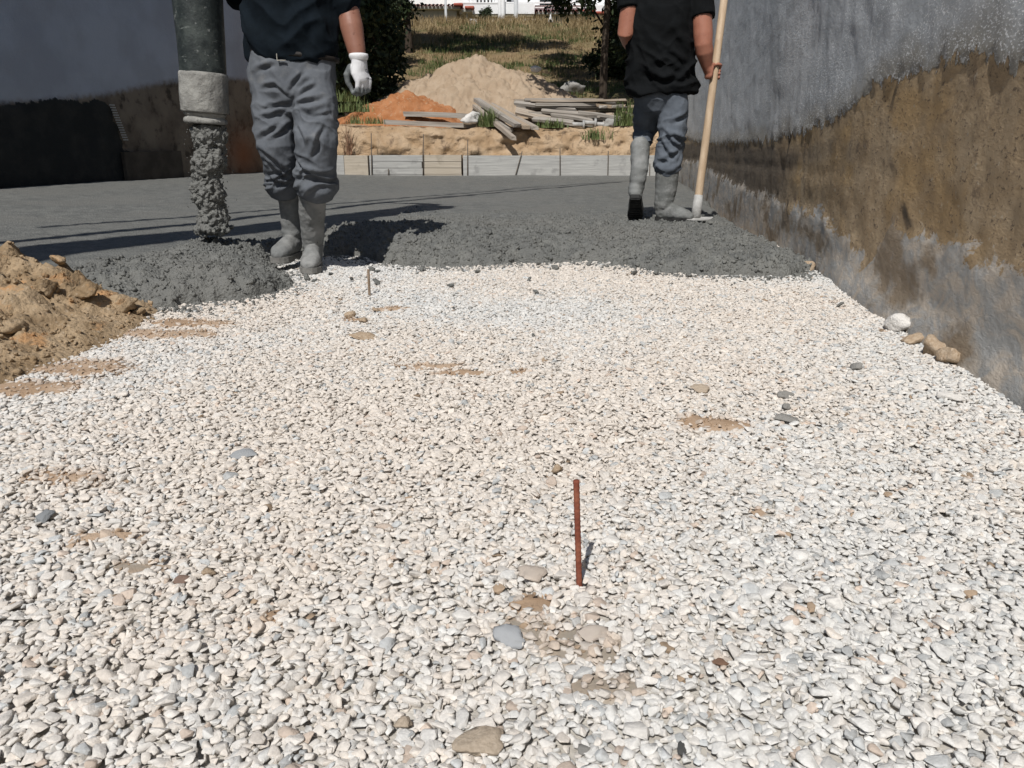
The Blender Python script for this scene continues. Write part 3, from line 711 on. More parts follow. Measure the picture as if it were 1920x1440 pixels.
rock('earth_clod', 1549, 505, 26, 'small tan clod where the concrete edge meets the wall', 'earth clod', M['rock_b'], 1.0, 5, 1.0)
rock('mud_clod', 905, 1408, 78, 'flat lump of dried brown mud, the largest in the gravel', 'mud clod', M['mud'], .35, 6, 1.1, .9, .4)
rock('pebble', 757, 1358, 34, 'round brown pebble in the white gravel near the mud lump', 'pebble', M['mud'], .7, 7, 1.0, .9)
rock('pebble', 1045, 877, 19, 'round brown pebble behind the rusty rebar stake', 'pebble', M['rock_b'], .85, 8, 1.0, .8)
rock('flat_stone', 957, 1204, 46, 'smooth blue grey flat stone on the sandy patch', 'stone', simple('slate', (.40, .42, .44), (.47, .48, .49), 30, .8), .45, 9, 1.15, 1.0, -.4)
rock('flat_stone', 1108, 1201, 48, 'long cream flat stone on the sandy patch', 'stone', simple('cream', (.58, .50, .43), (.62, .55, .48), 30, .9), .4, 10, 1.2, 1.0, .1)
rock('flat_stone', 995, 1078, 52, 'large cream slab of stone beside the rusty rebar stake', 'stone', simple('cream2', (.60, .51, .43), (.65, .57, .49), 30, .9), .45, 11, 1.1, .6, 1.4)
rock('stone_chip', 1606, 696, 22, 'grey brown angular chip sticking out of the gravel', 'stone chip', M['rock_g'], .8, 12, 1.0, .7)
rock('stone_chip', 1474, 745, 22, 'dark grey slanted chip above the two long grey stones', 'stone chip', M['rock_g'], .6, 13, 1.2, .8, .3)
rock('stone_chip', 1477, 763, 20, 'long grey stone standing slanted in the gravel', 'stone chip', M['rock_g'], .5, 14, 1.5, 1.0, .9)
rock('stone_chip', 1475, 790, 32, 'long light grey stone lying in the gravel', 'stone chip', M['rock_g'], .45, 15, 1.3, 1.0, -.2)
rock('stone_chip', 1783, 753, 30, 'long pale grey stone lying near the wall foot', 'stone chip', M['rock_w'], .5, 16, 1.3, 1.0, -.3)
rock('stone_chip', 1310, 733, 24, 'small brown stone above the reddish sandy spot', 'stone chip', M['mud'], .5, 17, 1.2, 1.0)
rock('stone_chip', 1345, 1255, 26, 'dark brown clay chip in the near gravel', 'stone chip', simple('clay', (.20, .115, .075), (.26, .16, .11), 30, .9), .5, 18, 1.1, 1.0)
rock('stone_chip', 392, 1078, 20, 'small brown clay lump beside the darker chip', 'stone chip', M['rock_b'], .8, 19, 1.0, .9)
rock('stone_chip', 342, 1090, 26, 'dark reddish chip half sunk in the gravel', 'stone chip', simple('clay2', (.22, .15, .12), (.27, .19, .15), 30, .9), .5, 20, 1.1, .7)
rock('flat_stone', 685, 635, 30, 'long tan stone lying near the far thin stake', 'stone', M['rock_b'], .35, 21, 1.5, 1.0, .05)
rock('stone_chip', 655, 598, 20, 'upright brown stone among sandy gravel near the far thin stake', 'stone chip', M['rock_b'], .9, 22, 1.0, .9)
rock('stone_chip', 682, 606, 20, 'low brown stone next to the upright brown stone', 'stone chip', M['rock_b'], .55, 23, 1.2, .9)
rock('stone_chip', 706, 585, 16, 'small reddish stone at the end of a sandy streak', 'stone chip', M['rock_b'], .6, 24, 1.2, .9)
rock('stone_chip', 455, 852, 34, 'bluish grey flat stone in open gravel', 'stone chip', simple('slate2', (.33, .345, .355), (.39, .40, .41), 30, .8), .4, 25, 1.2, .9, .1)
rock('stone_chip', 84, 965, 30, 'dark blue grey rounded stone in the gravel', 'stone chip', simple('slate3', (.25, .265, .275), (.31, .32, .33), 30, .8), .6, 26, 1.2, .7)
rock('stone_chip', 1278, 1412, 30, 'black tar stained stone in the near gravel', 'stone chip', simple('tar', (.06, .06, .06), (.13, .13, .125), 40, .7), .5, 27, 1.2, .7)
rock('stone_chip', 1095, 1418, 26, 'grey rounded pebble in the near gravel', 'stone chip', M['rock_g'], .6, 28, 1.0, .7)
rock('flat_stone', 950, 1195 + 12, 20, 'small dark chip under the blue grey flat stone', 'stone', M['rock_g'], .5, 29, 1.2, .2)

# ------------------------------------------------------------ rebar stakes
M['rust'] = simple('rust', (.20, .062, .038), (.275, .10, .06), 40, .85, .2, 150, .002)
M['rusty_grey'] = simple('rusty_grey', (.20, .145, .10), (.30, .23, .17), 30, .9)
def rebar(base, top, r_, m, label, rib=.0085, name='rebar_stake'):
    a = Vector(base); d = Vector(top) - a; L_ = d.length; t = d.normalized(); u = t.orthogonal().normalized(); w = t.cross(u)
    n = 14; steps = int((L_ + .05) / (rib / 4)); v = []; f = []
    for i in range(steps + 1):
        s = -.05 + i * rib / 4
        for k in range(n):
            an = 2 * math.pi * k / n
            ph = math.sin(2 * math.pi * s / rib + (an if an < math.pi else -an)); rr = r_ * (1 + .13 * max(0, ph) * (1 if abs(math.sin(an)) > .25 else 0) + (.10 if abs(math.sin(an)) < .2 else 0))
            v.append(a + t * s + (u * math.cos(an) + w * math.sin(an)) * rr)
    for i in range(steps):
        for k in range(n): f.append((i * n + k, i * n + (k + 1) % n, (i + 1) * n + (k + 1) % n, (i + 1) * n + k))
    f.append(tuple(range(steps * n, steps * n + n)))
    o = obj(name, mesh_np(name, v, f, True), m); return tag(o, label, 'rebar stake')
b_ = gnd(1086, 1098); t_ = at(1080.5, 900, b_.y - .004)
rebar(b_, t_, .0041, M['rust'], 'rusty red ribbed rebar stake standing upright in the near gravel')
b_ = gnd(693, 557); t_ = at(690.5, 505, b_.y)
rebar(b_, t_, .0052, M['rusty_grey'], 'thin grey brown stake standing in the gravel near the wet concrete')

# thin iron stakes along the kerb
M['iron'] = simple('dark_iron', (.10, .085, .07), (.16, .13, .10), 20, .8)
for x0, y0, x1, y1 in [(697, 330, 696, 250), (793, 330, 794, 252), (876.5, 330, 877, 262), (1050, 330, 1050, 278), (1139.5, 330, 1140.5, 283), (965, 330, 979, 284), (728, 330, 728.5, 317), (1218, 330, 1218.5, 307)]:
    a = at(x0, y0 + 4, KY - .03); b = at(x1, y1, KY - .02 if y1 > 270 else KY - .01)
    o = obj('iron_rod', MB().chain([a, (a + b) / 2, b], [.007] * 3, 6).mesh('iron_rod', True), M['iron'])
    lab = {965: 'thin iron rod leaning sideways against the kerb', 728: 'short iron pin standing before the board marked kerb panel', 1218: 'short iron pin standing before the kerb beside the walking man'}.get(x0, 'thin upright iron rod standing against a kerb panel joint')
    tag(o, lab, 'iron rod', 'iron rods along the kerb')

# ------------------------------------------------------------ weathered boards
def wood_mat():
    k = NT('weathered_wood', .9, .15)
    oi = k.new('ShaderNodeObjectInfo'); vm = k.new('ShaderNodeVectorMath', operation='ADD'); k.put(vm.inputs[0], k.co)
    sc_ = k.new('ShaderNodeVectorMath', operation='SCALE'); k.put(sc_.inputs[0], k.co); sc_.inputs['Scale'].default_value = 1
    cb = k.new('ShaderNodeCombineXYZ'); k.put(cb.inputs[0], k.math('MULTIPLY', oi.outputs['Random'], 37.0)); k.put(vm.inputs[1], cb.outputs[0])
    n = k.noise(1, 6, .65, co=vm.outputs[0], sc=(1.5, 40, 40))
    c = k.mix(k.ramp(n, .32, .68), (.235, .205, .175), (.40, .37, .33))
    c = k.mix(k.ramp(oi.outputs['Random'], .7, .95, 0, .7), c, (.40, .29, .185))
    return k.done(c, k.bump(n, .7, .01))
M['wood'] = wood_mat()
def plank(a, b, w, t, label, group, roll=0, name='plank'):
    a, b = Vector(a), Vector(b); L_ = (b - a).length; x = (b - a).normalized(); up = V(0, 0, 1)
    y = up.cross(x).normalized(); z = x.cross(y); rot = Matrix((x, y, z)).transposed().to_4x4() @ Matrix.Rotation(roll, 4, 'X')
    mb = MB(); ns = 6; v = []; f = []; bow = random.uniform(-.012, .012)
    for i in range(ns + 1):
        s = L_ * i / ns; q = .08 * random.uniform(-.1, .1) if i in (0, ns) else 0; h = bow * (4 * (i / ns) * (1 - i / ns) - .6)
        for yy_, zz_ in ((-w / 2, -t / 2), (w / 2, -t / 2), (w / 2, t / 2), (-w / 2, t / 2)): v.append((s + q + (random.uniform(-.02, .02) if i in (0, ns) else 0), yy_ * random.uniform(.96, 1.03), zz_ + h))
    for i in range(ns):
        for k in range(4): f.append((i * 4 + k, i * 4 + (k + 1) % 4, (i + 1) * 4 + (k + 1) % 4, (i + 1) * 4 + k))
    f += [(3, 2, 1, 0), (ns * 4, ns * 4 + 1, ns * 4 + 2, ns * 4 + 3)]
    o = obj(name, mesh_np(name, v, f, False), M['wood']); o.matrix_world = Matrix.Translation(a) @ rot
    return tag(o, label, 'plank', group)
GB = 'old boards lying on the earth bank'
for (x0, y0, Y0, x1, y1, Y1, w, t) in [(890, 199, 13.25, 963, 259, 12.02, .075, .05), (893, 187, 13.5, 970, 236, 12.22, .11, .06), (904, 190, 13.6, 987, 239, 12.25, .12, .05), (918, 195, 13.6, 1003, 240, 12.30, .12, .045), (890, 205, 13.3, 958, 243, 12.35, .09, .05)]:
    plank(at(x0, y0, Y0), at(x1, y1, Y1), w, t, 'weathered plank jutting diagonally over the edge of the earth bank', 'planks jutting over the bank edge')
plank(at(757, 213, 13.1), at(905, 219, 12.95), .10, .075, 'long weathered beam lying on the orange soil, the upper of two', GB)
plank(at(720, 229, 12.75), at(893, 236, 12.7), .10, .07, 'long weathered beam along the bank edge, the lower of two', GB)
LBL = 'weathered grey plank in the untidy stack on the earth bank'
for lay in range(7):
    for j in range(4):
        yb = 13.0 + j * .22 + random.uniform(-.05, .05); zb = hz(1.1, yb) + .045 + lay * .058 + random.uniform(-.008, .008)
        xa = random.uniform(.15, .7) if lay < 4 else random.uniform(.0, .5); L_ = random.uniform(1.1, 1.75); L_ = min(L_, 2.18 - xa)
        if random.random() < .12 and lay > 2: continue
        ya = random.uniform(-.10, .10)
        plank((xa, yb - ya, zb + random.uniform(-.012, .012)), (xa + L_, yb + ya, zb + random.uniform(-.012, .012)), random.uniform(.11, .18), random.uniform(.028, .05), LBL, 'stacked planks on the bank', random.uniform(-.12, .12))
for (x0, y0, x1, y1, Yp, w) in [(965, 193, 1080, 205, 12.98, .10), (968, 207, 1060, 232, 12.85, .16), (1000, 222, 1075, 230, 12.72, .16), (1035, 214, 1110, 226, 12.78, .10), (1085, 210, 1170, 222, 12.78, .10), (1120, 196, 1170, 200, 12.9, .14), (1015, 208, 1120, 216, 12.84, .08)]:
    plank(at(x0, y0, Yp + .06), at(x1, y1, Yp - .05), w, .04, 'loose weathered plank leaning on the front of the board stack', 'loose planks before the stack', random.uniform(.2, .6))
for i in range(9):
    xx = 1.5 + (i % 3) * .21 + random.uniform(-.04, .04); zz_ = hz(xx, 12.9) + .07 + (i // 3) * .11
    plank((xx + random.uniform(-.15, .15), 13.75, zz_ + .03), (xx + random.uniform(-.08, .08), 12.74 + random.uniform(-.05, .12), zz_), random.uniform(.12, .19), random.uniform(.03, .05), 'short weathered plank with its end facing out at the tree side of the stack', 'plank ends at the stack', random.uniform(-.15, .15))
# steel prop tubes with collars under the stack
M['steel'] = simple('dull_steel', (.30, .30, .29), (.40, .39, .37), 20, .6, .5)
for i, (x0, x1, py) in enumerate([(1062, 1096, 233), (1094, 1118, 230), (1112, 1150, 233)]):
    a = at(x0, py, 12.66 + .03 * i); b = at(x1, py + 1, 12.66 + .03 * i)
    root = empty('prop_tube', a, ['grey steel prop tube end beneath the plank stack', 'short collared steel prop tube in the middle beneath the plank stack', 'steel prop tube nearest the tree beneath the plank stack'][i], 'steel tube', 'steel prop tubes under the boards')
    part('tube', MB().chain([a, b], [.036, .036], 12, flat=True).mesh('tube', True), M['steel'], root)
    part('collar', MB().chain([b - (b - a).normalized() * .03, b], [.075, .075], 12, flat=True).mesh('collar', True), M['steel'], root)
p = at(882, 224, 12.62); clod('rock', p, .13, 'white block of stone at the ends of the two long beams', 'rock', M['rock_w'], None, .8, 31)
for px, py, Yr, r_, lab in [(1005, 122, 14.75, .07, 'small white rock on the crest of the sand heap'), (1066, 144, 16.8, .22, 'pale boulder in dry grass near the tree trunk'), (1140, 240, 12.7, .12, 'grey brown boulder under the plank stack'), (1150 + 32, 215, 13.2, .14, 'grey rock behind the walking man')]:
    p = at(px, py, Yr); p.z = hz(p.x, p.y) + r_ * .35 if Yr > 16 or Yr < 13.5 else p.z - .06; clod('rock', p, r_, lab, 'rock', M['rock_g'] if Yr > 16 or Yr < 13.5 else M['rock_w'], None, .75, int(px))

# ------------------------------------------------------------ concrete pump: hose, boom, falling concrete
def rubber_mat():
    k = NT('hose_rubber', .55, .4)
    c = k.mix(k.ramp(k.noise(9, 6, .65), .42, .66), (.018, .024, .024), (.055, .066, .062))
    c = k.mix(k.ramp(k.noise(1, 6, .7, sc=(14, 14, 70)), .60, .68), c, (.13, .145, .135))
    c = k.mix(k.ramp(k.noise(22, 5, .7), .60, .70), c, (.20, .21, .20))
    return k.done(c, k.bump(k.noise(50, 5, .6), .5, .006))
def caked_mat():
    k = NT('cement_caked', .9, .2)
    c = k.mix(k.ramp(k.noise(13, 6, .65), .38, .64), (.225, .22, .205), (.335, .33, .305))
    c = k.mix(k.ramp(k.noise(34, 5, .7), .60, .68), c, (.13, .13, .125))
    h = k.math('ADD', k.noise(30, 6, .7), k.math('MULTIPLY', k.voro(22), -.5))
    return k.done(c, k.bump(h, .8, .012))
M['rubber'] = rubber_mat(); M['caked'] = caked_mat()
HY = 3.70
def tube(pts, rad, n=40, disp=0.0, seed=0, inner=None):
    v = []; f = []; m = len(pts)
    for i, (p, r_) in enumerate(zip(pts, rad)):
        t = (pts[min(i + 1, m - 1)] - pts[max(i - 1, 0)]).normalized(); u = (V(1, 0, 0) - t.x * t).normalized(); w = t.cross(u)
        for k in range(n):
            a = 2 * math.pi * k / n; q = p + (u * math.cos(a) + w * math.sin(a))* r_
            rr = r_ + disp * float(fbm(q.x * 14 + seed, q.y * 14, q.z * 14, 3)); v.append(p + (u * math.cos(a) + w * math.sin(a)) * rr)
    for i in range(m - 1):
        for k in range(n): f.append((i * n + k, i * n + (k + 1) % n, (i + 1) * n + (k + 1) % n, (i + 1) * n + k))
    return mesh_np('tube', v, f, True)
hose_bot = at(385, 232, HY)
hose = empty('delivery_hose', hose_bot, 'dark rubber concrete delivery hose hanging with a cement caked steel end', 'hose')
cl = [at(385.5, 232, HY), at(385, 212, HY), at(383, 180, HY), at(381, 140, HY), at(377, 80, HY), at(370, 0, HY), at(362, -90, HY), V(-1.58, 3.62, 2.2), V(-1.62, 3.5, 3.2), V(-1.66, 3.35, 4.1), V(-1.70, 3.2, 4.42)]
part('hose', tube([cl[3] - V(0, 0, .01)] + cl[4:], [.098, .1, .104, .104, .104, .1, .1, .1], 32, .004), M['rubber'], hose)
# caked sleeve and rim
A_, B_ = cl[0], cl[3]; ax = lambda s: A_ + (B_ - A_) * s
sl = [(.225, .086), (.225, .100), (.26, .1035), (.40, .1045), (.6, .1045), (.8, .1045), (.97, .1045), (1.02, .103), (1.04, .0985)]
sm_ = part('sleeve', tube([ax(s) for s, r_ in sl], [r_ for s, r_ in sl], 64, .0035, 3), M['caked'], hose)
rm = [(.0, .070), (-.01, .082), (.0, .0905), (.03, .0945), (.08, .0945), (.11, .090), (.125, .0845), (.15, .0835), (.17, .089), (.20, .0925), (.23, .088), (.235, .08)]
part('rim', tube([ax(s) for s, r_ in rm], [r_ for s, r_ in rm], 64, .003, 9), M['caked'], hose)
part('bore', tube([ax(.0), ax(.5)], [.0705, .0705], 32), M['concrete'], hose)
# boom: a two-part arm on a mast behind the camera, with the delivery pipe beside it
M['boom'] = simple('boom_paint', (.55, .55, .52), (.62, .62, .60), 4, .5, .4); M['pipe'] = simple('pipe_steel', (.22, .22, .21), (.30, .30, .28), 8, .6, .5)
boom = empty('concrete_boom', (-6.2, -4.4, -.07), 'pump boom arm and pipe reaching overhead to the hanging hose', 'pump boom')
mast = V(-6.2, -4.4, 0); tip = V(-1.62, 2.85, 4.6)
part('mast', MB().chain([mast + V(0, 0, -.07), mast + V(0, 0, 4.6)], [.3, .22], 16, flat=True).mesh('mast', True), M['boom'], boom)
part('arm', MB().chain([mast + V(0, 0, 4.6), (mast + V(0, 0, 4.6)) * .5 + tip * .5, tip], [(.26, .3), (.22, .25), (.17, .2)], 4, ref=V(.7, -.45, 1), flat=True).mesh('arm'), M['boom'], boom)
pp = [mast + V(-.3, .35, 4.6), V(-3.6, .55, 4.55), V(-2.15, 3.3, 4.55), V(-1.75, 3.25, 4.50), V(-1.70, 3.2, 4.40)]
part('pipe', tube(pp, [.055] * 5, 14), M['pipe'], boom)
pp = [V(-2.15, 3.3, 4.56), V(-1.2, 4.65, 4.5), V(-.2, 6.0, 4.5), V(.35, 6.7, 4.55)]
part('shadow_rail', tube(pp, [.04, .035, .03, .025], 10), M['pipe'], boom)  # unseen rod placed overhead for its thin shadow across the slab
pp = [V(-1.9, 3.7, 4.75), V(-.9, 5.0, 4.62), V(.3, 6.6, 4.56)]
part('cable', tube(pp, [.018] * 3, 8), M['pipe'], boom)
pp = [V(-3.9, .9, 4.9), V(-2.2, 3.6, 4.7), V(-.6, 5.8, 4.62), V(.6, 7.0, 4.6)]
part('cable', tube(pp, [.03, .028, .024, .02], 8), M['pipe'], boom)  # extra unseen line overhead, added for another thin shadow streak

# falling concrete
st_top = at(388, 236, HY); st_bot = at(396, 438, HY - .02)
mb = MB()
for i in range(4200):
    t = rng.random(); c = st_top + (st_bot - st_top) * t; rad = .068 - .008 * t + .02 * (t > .93)
    a = rng.uniform(0, 6.28); q = rad * math.sqrt(rng.random()) * (1 + .12 * math.sin(t * 23)); r_ = rng.uniform(.006, .0135)
    mb.ball((c.x + q * math.cos(a) + .012 * math.sin(t * 9), c.y + q * math.sin(a), c.z), (r_, r_, r_ * rng.uniform(.7, 1.2)), 8)
me = remesh(mb.mesh('s'), .0042, 1)
co = getv(me); no = getn(me); setv(me, co + no * (.012 * fbm(co[:, 0] * 38, co[:, 1] * 38, co[:, 2] * 30, 4))[:, None])
stream = empty('concrete_pour', st_bot, 'lumpy grey stream of fresh concrete falling from the hose onto the slab', 'concrete pour')
part('stream', me, M['concrete'], stream)
n = 300; t = rng.random(n); a = rng.uniform(0, 6.28, n); q = .055 + np.abs(rng.normal(0, .03, n))
P = np.array(st_top)[None] + (np.array(st_bot) - np.array(st_top))[None] * t[:, None] + np.stack([q * np.cos(a), q * np.sin(a), rng.uniform(-.02, .02, n)], -1)
sz = rng.uniform(.0015, .0052, n)
o = scatter('droplets', G_CR, P - np.array(stream.location), rng.uniform(0, 6.28, (n, 3)), np.repeat(sz[:, None], 3, 1), rng.integers(0, 8, n), None, stream)

# ------------------------------------------------------------ people
def cloth_mat(name, c1, c2, dust=(.3, .3, .29), dusty=.62, rough=.9, spot=.70):
    k = NT(name, rough, .2)
    c = k.mix(k.ramp(k.noise(7, 5, .6), .35, .65), c1, c2)
    c = k.mix(k.math('MULTIPLY', k.ramp(k.noise(11, 5, .65), dusty - .06, dusty + .12), .5), c, dust)
    c = k.mix(k.ramp(k.noise(70, 3, .6), spot, spot + .04), c, dust)
    k.b.inputs['Specular IOR Level'].default_value = .12; w = k.noise(1, 2, .5, sc=(420, 420, 420))
    n = k.bump(k.noise(16, 4, .6, dist=.6), .35, .012); n = k.bump(w, .25, .0012, n)
    return k.done(c, n)
M['navy'] = cloth_mat('navy_cotton', (.0038, .0068, .010), (.0062, .0105, .0155), (.03, .036, .042), .74, .9, .77)
M['black'] = cloth_mat('black_cotton', (.0045, .005, .0055), (.007, .008, .009), (.018, .019, .02), .80, .92, .80)
M['trouser1'] = cloth_mat('slate_canvas', (.092, .100, .113), (.124, .134, .149), (.20, .20, .20), .62, .92, .72)
M['trouser2'] = cloth_mat('slate_canvas_b', (.085, .098, .118), (.115, .13, .152), (.19, .19, .19), .66, .92, .76)
M['belt'] = simple('belt_leather', (.012, .010, .009), (.024, .018, .014), 20, .6)
M['buckle'] = simple('buckle_steel', (.40, .38, .33), (.5, .48, .42), 20, .4, .5)
M['boot1'] = cloth_mat('cemented_boot', (.165, .17, .168), (.27, .27, .262), (.115, .115, .11), .56, .85, .66)
M['boot2'] = cloth_mat('grey_boot', (.115, .118, .112), (.20, .205, .20), (.29, .29, .285), .55, .75, .68)
M['sole'] = simple('boot_sole', (.015, .015, .015), (.03, .03, .029), 30, .85)
M['sole_g'] = simple('cemented_sole', (.16, .155, .145), (.22, .215, .20), 30, .9)
M['hair'] = simple('hair', (.02, .016, .013), (.04, .03, .022), 60, .7, sc=(8, 8, 1))
def skin_mat(name, c1, c2, c3):
    k = NT(name, .5, .4)
    c = k.mix(k.ramp(k.noise(9, 5, .6), .35, .65), c1, c2); c = k.mix(k.ramp(k.noise(45, 4, .65), .58, .72), c, c3)
    k.b.inputs['Subsurface Weight'].default_value = .06; k.b.inputs['Subsurface Radius'].default_value = (.02, .008, .004)
    return k.done(c, k.bump(k.noise(180, 4, .6), .35, .0015))
M['skin1'] = skin_mat('tanned_skin', (.235, .105, .070), (.285, .135, .092), (.165, .066, .043)); M['skin2'] = skin_mat('sunburnt_skin', (.31, .125, .08), (.37, .16, .105), (.24, .09, .058))
def glove_mat():
    k = NT('dipped_glove', .85, .2)
    g = k.attr('dip'); f = k.ramp(k.math('ADD', g, k.math('MULTIPLY', k.math('SUBTRACT', k.noise(60, 3, .6), .5), .12)), .46, .54)
    w = k.mix(k.ramp(k.noise(30, 4, .6), .4, .7), (.70, .70, .71), (.62, .62, .64))
    d = k.mix(k.ramp(k.noise(40, 4, .6), .4, .65), (.115, .125, .128), (.19, .205, .205))
    return k.done(k.mix(f, w, d), k.bump(k.noise(1, 3, .6, sc=(300, 300, 300)), .4, .002))
M['glove'] = glove_mat()
M['ink'] = simple('ink', (.05, .055, .07), (.07, .075, .09), 30, .8)

def wrinkle(me, cx, zc, legs, cuffs, amp=1.0, seed=0.0):
    """cloth folds: drag lines from the crotch, sags behind the knee and bunching above the boots"""
    co = getv(me); no = getn(me); x, y, z = co.T.astype(float)
    ax = np.abs(x - cx)
    wob = .05 * fbm(x * 6 + seed, y * 6, z * 6, 2)
    def ridge(s, sharp=1.6): return (1 - np.abs(s))**sharp * 2 - 1
    f1 = ridge(np.clip(1.5 * pn((x - cx) * 3 + seed, y * 4, (z - .75 * ax + wob) * 10), -1, 1))        # fans up and out from the crotch
    f2 = ridge(np.clip(1.5 * pn(x * 5 + seed + 7, y * 5, (z + .55 * (x - cx) + wob) * 11), -1, 1))
    f3 = ridge(np.clip(1.5 * pn(x * 6 + seed + 3, y * 6, (z - .35 * (x - cx) + wob) * 20), -1, 1))
    f4 = fbm(x * 9 + seed, y * 9, z * 5, 3)
    mc = np.exp(-((z - zc) / .13)**2)
    mk = np.zeros_like(z); mb_ = np.zeros_like(z)
    for kz in legs: mk = np.maximum(mk, np.exp(-((z - kz) / .11)**2))
    for kz in cuffs: mb_ = np.maximum(mb_, np.exp(-((z - kz) / .06)**2))
    d = .004 * f1 * (.25 + mc) + .0045 * f2 * (.25 + mk) + .008 * f3 * mb_ + .006 * f4
    setv(me, co + no * (amp * d)[:, None].astype(np.float32)); return me
def grooves(me, strokes, Yp, dep, w, side=-1):
    """deep folds pressed into the cloth: a groove with a raised lip above it"""
    co = getv(me).astype(float); no = getn(me); m = np.clip((no[:, 1] * side - .05) / .35, 0, 1); d = np.zeros(len(co))
    X, Z = co[:, 0] + .004 * pn(co[:, 0] * 30, co[:, 2] * 30, 2.), co[:, 2] + .004 * pn(co[:, 0] * 30, co[:, 2] * 30, 7.)
    for s in strokes:
        P = [at(*p, Yp) for p in s]; P = np.array([[p.x, p.z] for p in P]); L = np.cumsum([0] + [np.hypot(*(b - a)) for a, b in zip(P[:-1], P[1:])]); T = np.linspace(0, L[-1], 13)
        px, pz = np.interp(T, L, P[:, 0]), np.interp(T, L, P[:, 1]); best = np.full(len(co), 9.); tt = np.zeros(len(co)); sg = np.ones(len(co))
        for i in range(12):
            ex, ez = px[i + 1] - px[i], pz[i + 1] - pz[i]; t = np.clip(((X - px[i]) * ex + (Z - pz[i]) * ez) / (ex * ex + ez * ez), 0, 1); dx, dz = X - px[i] - t * ex, Z - pz[i] - t * ez
            q = np.hypot(dx, dz); b = q < best; best = np.where(b, q, best); tt = np.where(b, (i + t) / 12, tt); sg = np.where(b, np.sign(dz * (1 if abs(ex) > 1e-6 else 1)), sg)
        tp = np.sin(np.pi * np.clip(tt * .92 + .06, 0, 1))**.8; ds = best * sg
        d += dep * tp * (-1.0 * np.exp(-(best / w)**2) + .75 * np.exp(-((ds - 1.9 * w) / (1.1 * w))**2))
    setv(me, co + no * (np.clip(d, -1.6 * dep, 1.3 * dep) * m)[:, None]); return me
def shirt_folds(me, cx, zh, amp=1.0, seed=0.0):
    co = getv(me); no = getn(me); x, y, z = co.T.astype(float); wob = .06 * fbm(x * 4 + seed, y * 4, z * 4, 2)
    def ridge(s): return (1 - np.abs(s))**1.5 * 2 - 1
    f1 = ridge(np.clip(1.5 * pn(x * 4 + seed, y * 5, (z - .5 * np.abs(x - cx) + wob) * 10), -1, 1)); f2 = ridge(np.clip(1.5 * pn((x + .5 * z + wob) * 12, y * 5 + seed, z * 3), -1, 1))
    low = np.exp(-((z - zh - .1) / .16)**2)
    setv(me, co + no * (amp * (.011 * f1 * (.25 + low) + .007 * f2 * (.4 + low) + .006 * fbm(x * 7, y * 7, z * 5 + seed, 3)))[:, None].astype(np.float32)); return me
def grip(mb, c, axis, palm, rh, a1=4.1, fr=.0095, spread=.021, flip=1, thumb=2.4):
    """fingers closed round a bar: c point on the bar, palm = direction from the bar to the palm"""
    axis = Vector(axis).normalized(); palm = Vector(palm); palm = (palm - palm.dot(axis) * axis).normalized(); side = axis.cross(palm) * flip
    R_ = rh + fr * .85
    mb.chain([c + palm * (R_ + .010) - axis * .036, c + palm * (R_ + .012), c + palm * (R_ + .010) + axis * .036], [(.017, .034), (.018, .038), (.016, .034)], 12, ref=palm)
    for i in range(4):
        o = axis * ((i - 1.5) * spread); ln = [1.0, 1.05, 1.0, .86][i] * a1
        pts = [c + o + (palm * math.cos(t) + side * math.sin(t)) * R_ for t in np.linspace(.5, ln, 8)]
        mb.chain([c + o * .95 + palm * (R_ + .008) + side * .012] + pts, [fr * 1.15, fr * 1.12, fr * 1.05, fr * 1.12, fr, fr * 1.02, fr * .98, fr * .92, fr * .82], 10)
    o = axis * (1.9 * spread)
    pts = [c + o * (.7 + .35 * min(1, t)) + (palm * math.cos(t) - side * math.sin(t)) * (R_ + .002) for t in np.linspace(.3, thumb, 6)]
    mb.chain(pts, [fr * 1.5, fr * 1.45, fr * 1.2, fr * 1.15, fr * 1.1, fr * .9], 10)
def head(mb, c, fwd):
    """skull, jaw, nose, ears and brow; fwd is the facing direction"""
    f = Vector(fwd).normalized(); s = V(0, 0, 1).cross(f)
    def P(a, b, h): return c + s * a + f * b + V(0, 0, h)
    mb.ball(P(0, -.012, .035), (.078, .078, .095) if abs(f.y) > .7 else (.095, .078, .095), 16); mb.ball(P(0, .0, .03), .078, 16); mb.ball(P(0, -.03, .04), .08, 16)
    mb.chain([P(0, .035, .02), P(0, .045, -.04), P(0, .05, -.085)], [(.066, .055), (.058, .045), (.036, .03)], 14, ref=s)
    mb.chain([P(0, .082, .03), P(0, .10, -.005), P(0, .108, -.016)], [.009, .012, .013], 8)                      # nose
    mb.chain([P(-.04, .072, .042), P(0, .082, .045), P(.04, .072, .042)], [.011, .010, .011], 8)                 # brow
    mb.chain([P(-.02, .086, -.05), P(0, .093, -.05), P(.02, .086, -.05)], [.007, .009, .007], 8)                 # mouth
    for q in (-1, 1):
        mb.ball(P(.03 * q, .073, .022), .012, 8); mb.chain([P(.079 * q, -.01, .03), P(.084 * q, -.014, 0), P(.078 * q, -.006, -.025)], [.013, .012, .008], 8)
def hair_mesh(c, fwd):
    f = Vector(fwd).normalized(); mb = MB(); mb.ball(c + V(0, 0, .05) - f * .018, (.087, .092, .092), 18); mb.ball(c - f * .05 + V(0, 0, .01), (.07, .06, .08), 14)
    return remesh(mb.mesh('h'), .007, 2)
